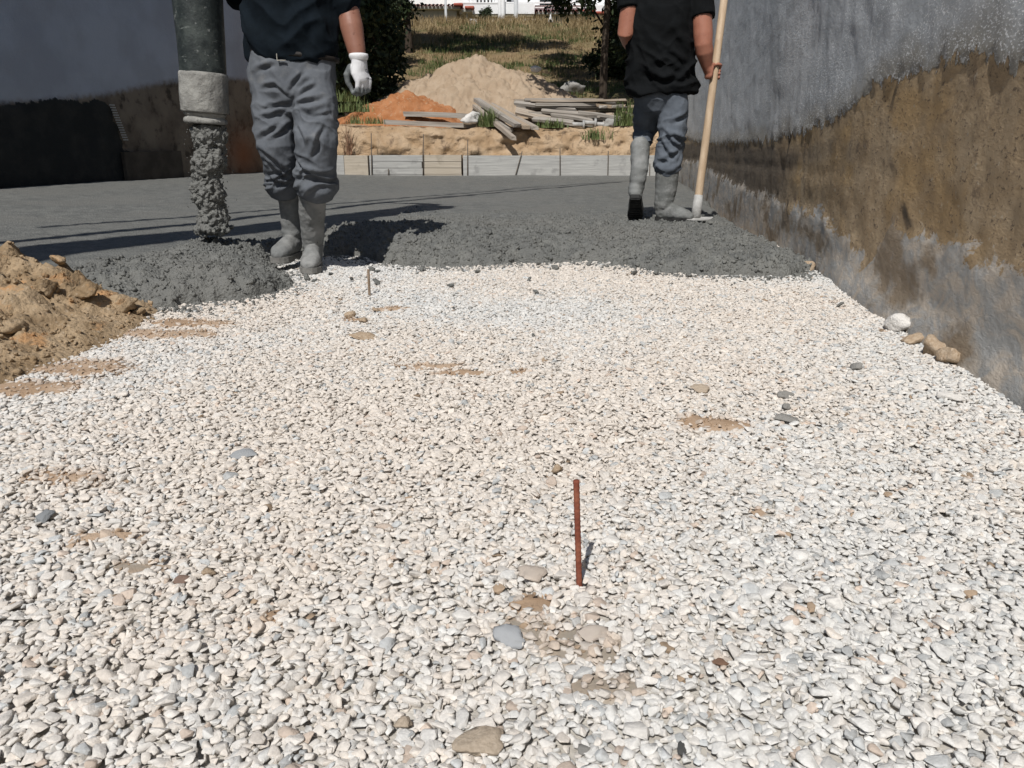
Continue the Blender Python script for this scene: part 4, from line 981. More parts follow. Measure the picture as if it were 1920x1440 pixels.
def boot_meshes(top, mid, ankle, heel, toe, r_, sole_up=V(0, 0, 1)):
    """rubber boot: shaft loft, foot loft, separate sole"""
    mb = MB(); top, mid, ankle, heel, toe = map(Vector, (top, mid, ankle, heel, toe)); d = (toe - heel).normalized(); side = d.cross(sole_up).normalized()
    mb.chain([top, top * .5 + mid * .5, mid, ankle], [r_[0], r_[1], r_[2], (r_[3], r_[3] * 1.1)], 20, ref=side)
    L_ = (toe - heel).length; H = lambda s, h: heel + d * (L_ * s) + sole_up * h
    mb.chain([ankle, H(.14, .075), H(.16, .05)], [(r_[3], r_[3] * 1.05), (.047, .052), (.044, .05)], 16, ref=side)
    mb.chain([H(.10, .045), H(.28, .058), H(.48, .056), H(.66, .046), H(.82, .04), H(.93, .033)], [(.040, .042), (.041, .054), (.043, .050), (.049, .042), (.046, .036), (.034, .027)], 18, ref=side)
    me = remesh(mb.mesh('b'), .0055, 4)
    co = getv(me); no = getn(me); x, y, z = co.T.astype(float)
    w = np.exp(-((z - ankle.z - .02) / .07)**2)
    setv(me, co + no * (.0035 * fbm(x * 16, y * 16, z * 22, 3) + .004 * w * pn(x * 9, y * 9, z * 42))[:, None].astype(np.float32))
    sb = MB(); ol = [(.0, .024), (.05, .034), (.2, .037), (.36, .034), (.55, .042), (.72, .049), (.86, .045), (.95, .032), (1.0, .014)]
    v = []; n = len(ol)
    for h in (-.002, .024):
        for s, w_ in ol: v += [H(s * 1.02 - .01, h) - side * w_ * 1.04, H(s * 1.02 - .01, h) + side * w_ * 1.04]
    f = []
    for i in range(n - 1):
        a = 2 * i; b = a + 2 * n
        f += [(a, a + 1, a + 3, a + 2), (b, b + 2, b + 3, b + 1), (a, a + 2, b + 2, b), (a + 1, b + 1, b + 3, a + 3)]
    f += [(0, 2 * n, 2 * n + 1, 1), (2 * n - 2, 2 * n - 1, 4 * n - 1, 4 * n - 2)]; sb.add(v, f)
    # cleats under the sole
    for s in (.04, .12, .20, .46, .55, .64, .73, .82):
        w_ = float(np.interp(s, [q[0] for q in ol], [q[1] for q in ol])) * .9; c = H(s, -.005); hx = d * .007
        q = [c - side * w_ - hx, c + side * w_ - hx, c + side * w_ + hx, c - side * w_ + hx]; u_ = sole_up * .004
        sb.add([p - u_ for p in q] + [p + u_ for p in q], [(0, 3, 2, 1), (4, 5, 6, 7), (0, 1, 5, 4), (1, 2, 6, 5), (2, 3, 7, 6), (3, 0, 4, 7)])
    return me, sb.mesh('sole')
def ring_band(pts, r0, r1, ref, n=28): return MB().chain(pts, [r0] * len(pts), n, ref=ref, flat=True)

# ---- person 1: navy shirt, walks beside the hose, gloved left hand
D1 = 3.74
p1 = empty('person', (at(560, 500, D1).x, D1, .0), 'person in navy shirt and dusty slate trousers with white work glove, beside the hanging hose', 'person', 'workers spreading concrete')
hipL, hipR = at(590, 168, 3.72), at(514, 168, 3.75)
kneeL, kneeR = at(592, 268, 3.60), at(519, 276, 3.68)
cufL, cufR = at(591, 338, 3.64), at(533, 340, 3.77)
mb = MB()
mb.chain([at(550, 104, D1), at(550, 140, D1), at(551, 178, D1)], [(.190, .128), (.200, .140), (.192, .142)], 28)
mb.chain([hipL + V(-.01, 0, .02), at(592, 215, 3.66), kneeL, at(592, 305, 3.61), at(592, 330, 3.63), cufL], [(.103, .118), (.099, .108), (.092, .095), (.086, .09), (.091, .093), (.094, .095)], 24)
mb.chain([hipR + V(.01, 0, .02), at(513, 220, 3.72), kneeR, at(526, 308, 3.72), at(531, 330, 3.755), cufR], [(.100, .118), (.096, .108), (.087, .094), (.080, .088), (.082, .088), (.083, .088)], 24)
mb.chain([at(626, 205, 3.66), at(622, 248, 3.63)], [(.018, .055), (.020, .060)], 12, ref=V(1, 0, 0))            # cargo pocket
mb.chain([at(592, 341, 3.63), at(592, 350, 3.635)], [(.097, .098), (.095, .096)], 24)                              # turned up cuff
mb.chain([at(530, 343, 3.765), at(531, 351, 3.77)], [(.086, .092), (.084, .09)], 24)
tr1 = wrinkle(remesh(mb.mesh('t'), .0052, 2), at(551, 190, D1).x, .79, [.60, .66], [.43, .40], 1.25, 2.0)
grooves(tr1, [[(553, 192), (575, 176), (603, 163)], [(556, 184), (575, 160), (590, 148)], [(551, 178), (562, 155), (578, 138)], [(560, 200), (585, 193), (618, 186)], [(566, 207), (590, 213), (628, 203)], [(572, 214), (598, 219), (630, 214)],
    [(545, 184), (520, 163), (494, 168)], [(547, 196), (525, 199), (500, 206)], [(543, 205), (515, 220), (488, 224)], [(490, 262), (510, 250), (533, 236)], [(492, 280), (515, 300), (545, 330)], [(520, 262), (535, 250), (548, 232)], [(500, 300), (520, 322), (545, 342)],
    [(600, 295), (612, 275), (617, 255)], [(558, 298), (580, 318), (602, 330)], [(557, 326), (590, 322), (624, 328)], [(560, 337), (585, 331), (622, 338)], [(566, 240), (580, 255), (585, 275)], [(500, 335), (520, 345), (545, 347)], [(485, 135), (505, 128), (525, 124)], [(620, 240), (612, 260), (608, 280)]], 3.66, .013, .010)
part('trousers', tr1, M['trouser1'], p1)
mb = MB(); shc = V(at(548, 0, D1).x, D1, 1.40)
mb.chain([at(548, 112, D1), at(547, 85, D1), at(546, 40, D1), at(546, 0, D1), shc], [(.196, .140), (.203, .146), (.206, .145), (.204, .138), (.165, .105)], 28)
shL, shR = shc + V(.185, .0, .0), shc + V(-.185, .0, .0)
elL, elR = at(652, 14, 3.75), at(452, -2, 3.90)
mb.chain([shL + V(-.04, 0, 0), shL + V(.03, 0, -.02), (shL + elL) / 2, elL + V(0, 0, .012)], [.085, .082, .074, .072], 20)
mb.chain([shR + V(.04, 0, 0), shR + V(-.03, .02, -.02), (shR + elR) / 2, elR + V(.0, -.01, .02)], [.085, .082, .074, .07], 20)
sh1 = shirt_folds(remesh(mb.mesh('s'), .0065, 3), shc.x, .97, 1.0, 5.0); part('shirt', sh1, M['navy'], p1)
mb = MB()
mb.chain([at(552, 101, D1), at(552, 110, D1)], [(.199, .137), (.200, .138)], 36, flat=True); bl = part('belt', mb.mesh('belt', True), M['belt'], p1)
q = at(527, 107, D1 - .149); b2_ = MB(); b2_.box(q.x - .019, q.x + .019, q.y - .004, q.y + .006, q.z - .014, q.z - .0115).box(q.x - .019, q.x - .0165, q.y - .004, q.y + .006, q.z - .011, q.z + .014)
part('buckle', b2_.mesh('buckle'), M['buckle'], p1, bl).matrix_parent_inverse = Matrix()
wrL = at(672, 112, 3.70)
# continuous body: head, torso, both arms, bare right hand on the hose, legs
mb = MB(); hc = shc + V(0, -.03, .235)
head(mb, hc, (0, -1, -.1)); mb.chain([hc + V(0, .02, -.06), shc + V(0, .005, .02)], [.055, .062], 16)
mb.chain([at(550, 130, D1), at(547, 60, D1), shc + V(0, 0, -.03)], [(.16, .105), (.165, .11), (.14, .085)], 20)
mb.chain([shL + V(-.03, 0, -.01), (shL + elL) / 2, elL, elL * .62 + wrL * .38, elL * .2 + wrL * .8, wrL, wrL + V(.002, 0, -.02)], [.058, .05, .0485, .0515, .041, .0335, .024], 18)
whR = at(398, -62, 3.74)
mb.chain([shR + V(.03, 0, -.01), (shR + elR) / 2, elR, elR * .6 + whR * .4, whR], [.058, .05, .049, .046, .033], 18)
grip(mb, at(366, -78, HY), (0, 0, 1), V(.8, .3, 0), .104, 1.15, .0095, .021, 1, .9)
for ch in ([hipL, kneeL, at(589, 330, 3.66), at(585, 400, 3.74), V(at(587, 480, 3.82).x, 3.83, .11)], [hipR, kneeR, at(543, 335, 3.79), at(549, 400, 3.86), V(at(556, 480, 3.9).x - .005, 3.875, .15)]): mb.chain(ch, [.07, .052, .046, .04, .032], 14)
bd = remesh(mb.mesh('b'), .0052, 2); part('body', bd, M['skin1'], p1)
part('hair', hair_mesh(hc, (0, -1, 0)), M['hair'], p1)
# white dipped glove: half closed left hand, thumb towards the camera
mb = MB(); w0 = wrL + V(.002, 0, .004); row = V(.62, .78, 0).normalized(); inn = V(-.78, .50, 0).normalized(); dn = V(.02, -.04, -1).normalized()
kn_ = w0 + dn * .094 + V(.012, 0, 0)
mb.chain([w0 + V(0, 0, .012), w0 + dn * .03, w0 + dn * .06, kn_ + dn * -.006], [(.036, .034), (.040, .031), (.046, .028), (.047, .022)], 16, ref=row)
for i in range(4):
    o = kn_ + row * ((i - 1.5) * .0215) - inn * .004; s = [.95, 1.05, 1.0, .84][i]
    a = o + dn * .043 * s + inn * .008; b = a + (dn * .35 + inn * .94).normalized() * .029 * s; c = b + (-dn * .85 + inn * .45).normalized() * .022 * s
    mb.chain([o - dn * .012, o, o * .5 + a * .5, a, b, c], [.0125, .0128, .0115, .0118, .0108, .0096], 12)
tb = w0 + dn * .035 - row * .030 + inn * .020
mb.chain([tb, tb + dn * .034 + inn * .016 - row * .012, tb + dn * .066 + inn * .018 - row * .006, tb + dn * .090 + inn * .010 + row * .004], [.0165, .0155, .0125, .0100], 12)
gl = remesh(mb.mesh('g'), .0028, 2)
co = getv(gl); rel_ = co - np.array(w0); depth = rel_ @ np.array(dn); inw = rel_ @ np.array(inn); fr_ = rel_ @ np.array(row)
dip = .5 + 4.5 * (depth - .122) ; dip = np.maximum(dip, .5 + 9 * (inw - .012)); attr(gl, 'dip', dip)
glove = part('glove', gl, M['glove'], p1)
cf = part('cuff', tube([w0 + V(0, 0, -.006), w0 + V(0, 0, .004), w0 + V(0, 0, .012), w0 + V(0, 0, .020), w0 + V(0, 0, .022)], [.037, .0415, .043, .0405, .034], 28), simple('knit_cuff', (.68, .68, .68), (.74, .74, .74), 90, .95, .1, 300, .002), p1, glove)
# printed marks on the back of the glove
def print_text(txt, size, org, xdir, ydir, host_me, host_loc, m, parent, root):
    cu = bpy.data.curves.new('txt', 'FONT'); cu.body = txt; cu.size = size; cu.resolution_u = 3; to = bpy.data.objects.new('txt', cu); col.objects.link(to)
    me = bpy.data.meshes.new_from_object(to.evaluated_get(bpy.context.evaluated_depsgraph_get())); bpy.data.objects.remove(to)
    xdir, ydir = Vector(xdir).normalized(), Vector(ydir).normalized(); nn = xdir.cross(ydir).normalized(); hv = getv(host_me) + np.array(host_loc)
    bvh = BVHTree.FromPolygons([Vector(q) for q in hv], [tuple(p.vertices) for p in host_me.polygons])
    out = []
    for q in getv(me):
        p = Vector(org) + xdir * float(q[0]) + ydir * float(q[1]); h = bvh.ray_cast(p + nn * .08, -nn, .2)
        out.append((h[0] + h[1] * .0007) if h[0] else p)
    setv(me, np.array([tuple(q) for q in out])); o = part('printed_mark', me, m, root, parent); return o
nrm_ = (-inn * .62 + V(0, -1, 0) * .6).normalized(); xd = V(0, 0, 1).cross(nrm_)
o0 = w0 + dn * .055 + xd * .008 - inn * .02
print_text('CE', .020, o0, (xd + V(0, 0, -.25)), V(0, 0, 1), gl, p1.location, M['ink'], glove, p1)
print_text('NIKEN', .011, w0 + dn * .085 + xd * .012 - inn * .02, (xd + V(0, 0, -.12)), V(0, 0, 1), gl, p1.location, M['ink'], glove, p1)
# boots
zb = .045
hL, tL = V(at(587, 480, 3.82).x, 3.86, .008), V(at(582, 500, 3.60).x, 3.575, .008)
b1m, s1m = boot_meshes(at(589, 330, 3.66), at(585, 400, 3.74), V(hL.x, 3.83, .11), hL, tL, (.066, .066, .062, .052))
bt = part('boot', b1m, M['boot1'], p1); part('sole', s1m, M['sole_g'], p1, bt)
hR, tR = V(at(556, 480, 3.9).x, 3.90, zb), V(at(519, 492, 3.66).x, 3.655, zb)
b1m, s1m = boot_meshes(at(543, 335, 3.79), at(549, 400, 3.86), V(hR.x - .005, 3.875, .15), hR, tR, (.064, .064, .060, .052))
bt = part('boot', b1m, M['boot1'], p1); part('sole', s1m, M['sole_g'], p1, bt)

# ---- person 2: black t-shirt, walking away, right hand on the hoe
D2 = 5.06; Z2 = .112
p2 = empty('person', (at(1245, 410, D2).x, D2, .0), 'person in black shirt walking away on the wet concrete, right hand on a hoe', 'person', 'workers spreading concrete')
hipR2, hipL2 = at(1261, 190, 5.06), at(1213, 188, 5.10); kneeR2, kneeL2 = at(1259, 252, 5.03), at(1210, 243, 5.24)
mb = MB()
mb.chain([at(1238, 140, 5.08), at(1238, 165, 5.08), at(1238, 186, 5.08)], [(.165, .12), (.172, .13), (.165, .13)], 26)
mb.chain([hipR2 + V(-.01, 0, .02), at(1262, 220, 5.05), kneeR2, at(1256, 285, 5.02), at(1253, 305, 5.01), at(1252, 316, 5.01)], [(.094, .11), (.098, .105), (.088, .092), (.081, .085), (.079, .083), (.080, .084)], 24)
mb.chain([hipL2 + V(.01, 0, .02), at(1212, 215, 5.17), kneeL2, at(1207, 258, 5.20), at(1204, 272, 5.15)], [(.088, .105), (.084, .098), (.074, .088), (.064, .075), (.056, .06)], 24)
tr2 = wrinkle(remesh(mb.mesh('t'), .0056, 2), at(1236, 190, 5.06).x, .80, [.56, .62], [.45, .62], 1.2, 9.0); grooves(tr2, [[(1233, 262), (1245, 285), (1262, 300)], [(1240, 245), (1255, 270), (1276, 282)], [(1262, 230), (1278, 222), (1290, 214)], [(1240, 298), (1258, 293), (1274, 284)], [(1234, 306), (1245, 302), (1252, 304)], [(1255, 255), (1268, 262), (1278, 268)]], 5.0, .015, .012)
part('trousers', tr2, M['trouser2'], p2)
sc2 = V(at(1240, 0, D2).x, D2 + .02, 1.50)
mb = MB()
mb.chain([at(1240, 177, 5.07), at(1240, 165, 5.07), at(1239, 130, 5.07), at(1239, 80, 5.07), at(1239, 20, 5.07), sc2], [(.218, .150), (.222, .154), (.215, .150), (.208, .145), (.206, .142), (.165, .105)], 30, flat=True)
shR2, shL2 = sc2 + V(.19, 0, 0), sc2 + V(-.19, 0, 0); elR2, elL2 = at(1319, 84, 5.00), at(1173, 62, 5.02)
slR, slL = at(1317, 34, 5.02), at(1180, 18, 5.03)
mb.chain([shR2 + V(-.05, 0, 0), shR2 + V(.02, 0, -.02), (shR2 + slR) / 2 + V(.01, 0, 0), slR], [.088, .086, .079, .078], 20, flat=True)
mb.chain([shL2 + V(.05, 0, 0), shL2 + V(-.02, 0, -.02), (shL2 + slL) / 2, slL], [.088, .086, .078, .072], 20, flat=True)
sh2 = shirt_folds(remesh(mb.mesh('s'), .0066, 2), at(1240, 150, D2).x, .88, 1.1, 3.0); grooves(sh2, [[(1225, 125), (1250, 118), (1278, 150)], [(1205, 135), (1222, 148), (1245, 152)], [(1262, 60), (1275, 85), (1285, 105)], [(1250, 95), (1268, 112), (1290, 125)], [(1230, 160), (1262, 150), (1290, 158)]], 4.92, .014, .016)
part('shirt', sh2, M['black'], p2)
# hoe
hb = gnd(1305, 411, .135); hb = at(1304.5, 410, 4.93); hb.z = max(hb.z, float(conc(np.array([hb.x]), np.array([hb.y]))[0][0]) + .048); ht = at(1357.5, 0, 5.12); hx_ = (ht - hb).normalized(); h_top = hb + hx_ * 1.55
gp = at(1342, 131, 5.0); tt = (gp - hb).dot(hx_); gc = hb + hx_ * tt
M['handle'] = simple('ash_handle', (.42, .305, .20), (.52, .40, .28), 3, .6, .3, 30, .003, .4, sc=(12, 12, 1), c3=(.40, .29, .20))
M['blade'] = simple('cemented_blade', (.34, .335, .32), (.44, .435, .42), 25, .7, .3)
hoe = empty('hoe', hb, 'long wooden handled hoe with cement coated blade resting on the wet concrete', 'hoe')
part('handle', tube([hb + hx_ * .02, hb + hx_ * .3, hb + hx_ * .9, h_top - hx_ * .01, h_top], [.0250, .0245, .0235, .0225, .013], 20), M['handle'], hoe)
part('socket', tube([hb - hx_ * .012, hb - hx_ * .01, hb + hx_ * .05, hb + hx_ * .13, hb + hx_ * .131], [.012, .029, .0305, .0275, .025], 20, .002), M['blade'], hoe)
mb = MB(); o_ = hb - hx_ * .008; ux = V(1, .08, -.02).normalized(); uy = V(0, -1, -.16).normalized(); uz = ux.cross(uy)
out = [(-.082, .035), (-.045, -.005), (-.02, -.012), (.02, -.012), (.112, -.012), (.108, .012), (.085, .045), (.04, .064), (-.02, .066), (-.06, .056)]
ns = len(out); mb.add([o_ + ux * a + uy * b + uz * .003 for a, b in out] + [o_ + ux * a + uy * b - uz * .003 for a, b in out], [tuple(range(ns)), tuple(range(2 * ns - 1, ns - 1, -1))] + [(i, i + ns, (i + 1) % ns + ns, (i + 1) % ns) for i in range(ns)])
part('blade', mb.mesh('blade'), M['blade'], hoe)
# body
mb = MB(); hc2 = sc2 + V(0, .03, .235); head(mb, hc2, (0, 1, -.1)); mb.chain([hc2 + V(0, -.02, -.06), sc2 + V(0, 0, .02)], [.056, .064], 16)
mb.chain([at(1238, 160, 5.08), at(1239, 80, 5.07), sc2 + V(0, 0, -.03)], [(.14, .10), (.165, .11), (.14, .085)], 20)
palm2 = V(-.75, -.35, 0); wrR2 = gc + palm2.normalized() * .058 + hx_ * .004 + V(-.004, .0, .028)
mb.chain([shR2 + V(-.03, 0, -.01), slR + V(-.005, 0, .02), slR * .35 + elR2 * .65, elR2, elR2 * .66 + wrR2 * .34, elR2 * .28 + wrR2 * .72, wrR2], [.062, .061, .058, .0535, .0535, .041, .033], 18)
mb.chain([wrR2, gc + palm2.normalized() * .044], [(.030, .033), (.024, .036)], 14, ref=hx_)
grip(mb, gc, hx_, palm2, .0235, 4.2, .0092, .0205, -1, 2.6)
haL2 = at(1192, 98, 5.30)
mb.chain([shL2 + V(.03, 0, -.01), slL, elL2, elL2 * .6 + haL2 * .4, haL2, haL2 + V(.05, .10, .01)], [.06, .055, .0495, .050, .036, .03], 18)
pa = haL2 + V(.05, .12, .01)
for i in range(4): mb.chain([pa + V(0, 0, (i - 1.5) * .019), pa + V(.02, .045, (i - 1.5) * .02 - .005), pa + V(.045, .06, (i - 1.5) * .02 - .012)], [.0105, .0095, .008], 8)
mb.chain([pa + V(0, -.03, .02), pa + V(.0, .01, .05), pa + V(.02, .03, .055)], [.013, .011, .009], 8)
for ch in ([hipR2, kneeR2, at(1253, 300, 5.02), at(1249, 355, 5.01), V(at(1243, 392, 5.0).x, 5.0, Z2 + .09)], [hipL2, kneeL2, at(1200, 272, 5.13), at(1199, 312, 5.04), at(1197, 330, 5.02)]): mb.chain(ch, [.066, .048, .04, .034, .024], 14)
part('body', remesh(mb.mesh('b'), .0052, 2), M['skin2'], p2); part('hair', hair_mesh(hc2, (0, 1, 0)), M['hair'], p2)
# boots: right one planted and turned out, left one rolling off its toe
hR2, tR2 = V(at(1232, 410, 5.0).x, 5.02, Z2), V(at(1283, 414, 4.95).x + .04, 4.90, Z2)
bm_, sm2 = boot_meshes(at(1253, 300, 5.02), at(1249, 355, 5.01), V(at(1243, 392, 5.0).x, 5.0, Z2 + .09), hR2, tR2, (.073, .073, .068, .054))
bt = part('boot', bm_, M['boot2'], p2); part('sole', sm2, M['sole'], p2, bt)
hL2, tL2 = at(1191, 371, 4.93), at(1191, 403, 5.08); dd = (tL2 - hL2).normalized(); tL2 = hL2 + dd * .27
su = (V(0, 0, 1) - dd.z * dd).normalized()
bm_, sm2 = boot_meshes(at(1200, 272, 5.13), at(1199, 318, 5.03), hL2 + su * .10 + dd * .045, hL2, tL2, (.062, .060, .055, .049), su)
bt = part('boot', bm_, M['boot2'], p2); part('sole', sm2, M['sole'], p2, bt)

# ------------------------------------------------------------ vegetation
def leaf_mat(name, c1, c2, c3=None):
    k = NT(name, .6, .3)
    a = k.attr('shade'); c = k.mix(a, c1, c2)
    return k.done(c)
def blades(name, base, n_per, h, w, spread, lean, m, rngs, hvar=.4):
    """tufts of narrow blades; base is (N,3)"""
    N = len(base); K = N * n_per; b = np.repeat(base, n_per, 0) + np.stack([rngs.normal(0, spread, K), rngs.normal(0, spread, K), np.zeros(K)], -1)
    hh = np.repeat(h, n_per) if np.ndim(h) else np.full(K, h); hh = hh * rngs.uniform(1 - hvar, 1 + hvar, K); a = rngs.uniform(0, 6.283, K); l = np.abs(rngs.normal(0, lean, K))
    d = np.stack([np.cos(a), np.sin(a), 0 * a], -1); s = np.stack([-np.sin(a), np.cos(a), 0 * a], -1) * w
    up = np.array([0, 0, 1.0])
    mid = b + up * (hh * .55)[:, None] + d * (hh * l * .3)[:, None]; tip = b + up * (hh * (1 - .25 * l))[:, None] + d * (hh * l)[:, None]
    v = np.stack([b - s, b + s, mid + s * .7, mid - s * .7, tip], 1).reshape(-1, 3); i = np.arange(K)[:, None] * 5
    f = np.concatenate([i + np.array([[0, 1, 2]]), i + np.array([[0, 2, 3]]), i + np.array([[3, 2, 4]])])
    me = mesh_np(name, v, f, False); attr(me, 'shade', np.repeat(rngs.random(K), 5)); me.materials.append(m); return me
M['dry_grass'] = leaf_mat('dry_grass', (.27, .20, .10), (.38, .29, .16)); M['green_grass'] = leaf_mat('green_grass', (.045, .075, .02), (.11, .14, .045)); M['weed'] = leaf_mat('weed', (.08, .12, .035), (.19, .22, .09))
r2 = np.random.default_rng(21)
def hill_pts(n, x0, x1, y0, y1):
    X = r2.uniform(x0, x1, n); Y = r2.uniform(y0, y1, n); return np.stack([X, Y, hill_z(X, Y) - .01], -1)
P = hill_pts(15000, -9, 9, 15.2, 28.8); nf = fbm(P[:, 0] * .5, P[:, 1] * .5, 3., 3)
P = P[(nf < .12 + .5 * sst(22, 27, P[:, 1])) & (fbm(P[:, 0] * 1.1 + 9, P[:, 1] * 1.1, 2., 3) > -.22) & (r2.random(len(P)) < .25 + .75 * sst(17, 24, P[:, 1]))]
tag(obj('dry_grass', blades('dry_grass', P, 7, .10 + .16 * sst(22, 27, P[:, 1]), .006, .06, .85, M['dry_grass'], r2)), 'dry straw coloured grass covering the hillside', 'grass', kind='stuff')
P = hill_pts(9000, -8, 8, 14.5, 27); nf = fbm(P[:, 0] * .5, P[:, 1] * .5, 3., 3); P = P[nf > .0]
tag(obj('green_grass', blades('green_grass', P, 7, .13, .007, .07, .6, M['green_grass'], r2)), 'short green weeds spread over the hillside', 'grass', kind='stuff')
def weed(px, py, Yw, label, n=60, h=.3, spread=.10, m='weed', w=.008):
    p = at(px, py, Yw); b = np.repeat(np.array([[p.x, p.y, p.z]]), 12, 0) + np.stack([r2.normal(0, spread, 12), r2.normal(0, spread * .6, 12), np.zeros(12)], -1)
    me = blades('weed', b, n // 12 + 1, h, w, spread * .3, .6, M[m], r2, .5)
    return tag(obj('weed', me), label, 'weed')
weed(915, 238, 12.62, 'green weed tuft growing through the jutting planks', 150, .24, .09)
weed(660, 210, 12.75, 'green weed clump on the bank edge behind the gloved hand', 260, .14, .17, 'weed', .005); weed(690, 232, 12.6, 'low green weeds on the bank lip below the orange soil', 160, .11, .15, 'weed', .005); weed(645, 190, 13.2, 'pale green weeds above the bank behind the man in navy', 160, .16, .13, 'weed', .005)
weed(1170, 236, 12.62, 'green weed clump at the end of the plank stack', 180, .3, .14); weed(1112, 262, 12.42, 'green weed hanging on the bank face below the planks', 120, .16, .12); weed(1040, 240, 12.55, 'low weed under the middle of the plank stack', 140, .12, .08)
M['stalk'] = leaf_mat('dry_stalk', (.19, .10, .06), (.30, .18, .11))
weed(652, 290, 12.24, 'upright bundle of dry reddish stalks before the earth bank', 44, .42, .035, 'stalk', .005)

def tree(name, label, cat, trunk, r0, clumps, nleaf, leaf, m, limbs=6, droop=0.0, group=None, bark=None):
    """trunk: list of points; clumps: (centre, radii) ellipsoids the leaves fill"""
    trunk = [Vector(p) for p in trunk]; root = empty(name, trunk[0], label, cat, group); k = len(trunk)
    mb = MB(); mb.chain(trunk, [r0 * (1.15 - .6 * i / (k - 1)) for i in range(k)], 10); top = trunk[-1]
    for i in range(limbs):
        c, rr = clumps[i % len(clumps)]; s = trunk[max(1, k - 2)] * .4 + top * .6 if k > 2 else top; e = Vector(c) + V(r2.uniform(-.6, .6) * rr[0], r2.uniform(-.6, .6) * rr[1], r2.uniform(-.5, .5) * rr[2])
        mb.chain([s, s * .5 + e * .5 + V(0, 0, .12), e], [r0 * .42, r0 * .27, r0 * .1], 7)
    part('trunk', mb.mesh('trunk', True), bark or M['bark'], root)
    vol = np.array([rr[0] * rr[1] * rr[2] for c, rr in clumps])**.67; ks = r2.choice(len(clumps), nleaf, p=vol / vol.sum())
    nsub = 26; sub = r2.normal(size=(len(clumps), nsub, 3)); sub /= np.linalg.norm(sub, axis=2)[..., None]; sub *= r2.uniform(.35, 1.0, (len(clumps), nsub, 1))**.5
    C = np.array([c[:] for c, rr in clumps]); RR = np.array([rr for c, rr in clumps])
    pos = C[ks] + sub[ks, r2.integers(0, nsub, nleaf)] * RR[ks] + r2.normal(0, .17, (nleaf, 3)) * RR[ks]
    pos[:, 2] -= droop * r2.random(nleaf)**2
    u = r2.normal(size=(nleaf, 3)); u[:, 2] -= .5 + droop; u /= np.linalg.norm(u, axis=1)[:, None]; w = np.cross(u, r2.normal(size=(nleaf, 3))); w /= np.linalg.norm(w, axis=1)[:, None]
    L_ = leaf * r2.uniform(.6, 1.3, (nleaf, 1)); W = L_ * .24
    v = np.stack([pos, pos + u * L_ * .5 + w * W, pos + u * L_, pos + u * L_ * .5 - w * W], 1).reshape(-1, 3); f = np.arange(nleaf * 4).reshape(-1, 4)
    me = mesh_np('crown', v, f, False); attr(me, 'shade', np.repeat(r2.random(nleaf), 4)); part('crown', me, m, root); return root
M['bark'] = simple('bark', (.055, .042, .032), (.095, .075, .058), 5, .95, .1, 20, .03, sc=(6, 6, 1)); M['leaf_dark'] = leaf_mat('dark_leaf', (.016, .026, .010), (.036, .052, .020)); M['leaf_olive'] = leaf_mat('olive_leaf', (.022, .034, .015), (.055, .07, .034))
def hp(px, Yd): x = at(px, 200, Yd).x; return V(x, Yd, hz(x, Yd) - .05)
b_ = hp(655, 15.0)
tree('broad_tree', 'dense dark leafy tree behind the man in navy, foliage down to the ground', 'tree', [b_, b_ + V(.1, .1, 1.2), b_ + V(0, .2, 2.6)], .11,
     [(b_ + V(-.9, .2, 3.6), (1.5, 1.2, 1.4)), (b_ + V(.3, .2, 3.0), (1.0, .9, 1.0)), (b_ + V(-.3, .1, 1.9), (1.0, .8, .9)), (b_ + V(-.9, .1, .9), (1.1, .8, .8)), (b_ + V(.15, .3, .7), (.55, .6, .6)), (b_ + V(-1.8, .3, 2.0), (1.0, .8, 1.4)), (b_ + V(.55, .6, 1.3), (.5, .5, .7)), (b_ + V(-.2, -1.3, 3.4), (.9, .9, .7)), (b_ + V(-.1, -2.2, 3.9), (.8, .8, .7))], 36000, .13, M['leaf_dark'], 9)  # last clumps reach forward above the frame, added to shade the slope
b_ = hp(772, 21.5)
tree('young_tree', 'young tree with dark stems at the top of the slope near the thin pole', 'tree', [b_, b_ + V(-.03, 0, .7), b_ + V(-.1, 0, 2.0)], .10,
     [(b_ + V(-.7, 0, 2.3), (1.1, .9, .9)), (b_ + V(.0, 0, 2.6), (.5, .8, .8)), (b_ + V(-1.3, 0, 1.5), (.8, .6, .6)), (b_ + V(-.25, .1, 1.2), (.45, .4, .55)), (b_ + V(-.8, .1, 3.5), (1.2, 1.1, 1.0)), (b_ + V(.8, -1.2, 2.7), (1.0, .9, .5)), (b_ + V(2.0, -1.0, 2.9), (1.1, .9, .5)), (b_ + V(3.0, -.8, 2.9), (.7, .7, .45)), (b_ + V(.3, .6, 3.1), (1.2, .9, .5)), (b_ + V(1.6, .4, 3.2), (1.2, .9, .5))], 34000, .13, M['leaf_dark'], 10)  # wide upper clumps are unseen, added to cast shade along the hillside
b_ = hp(712, 19.0)
tree('shrub', 'dark shrub on the slope between the two left trees', 'shrub', [b_, b_ + V(0, 0, .4)], .06, [(b_ + V(-.4, 0, .8), (.9, .7, .8)), (b_ + V(-.2, .2, 1.7), (.8, .7, .8))], 6500, .12, M['leaf_dark'], 5)
b_ = hp(1130, 16.0)
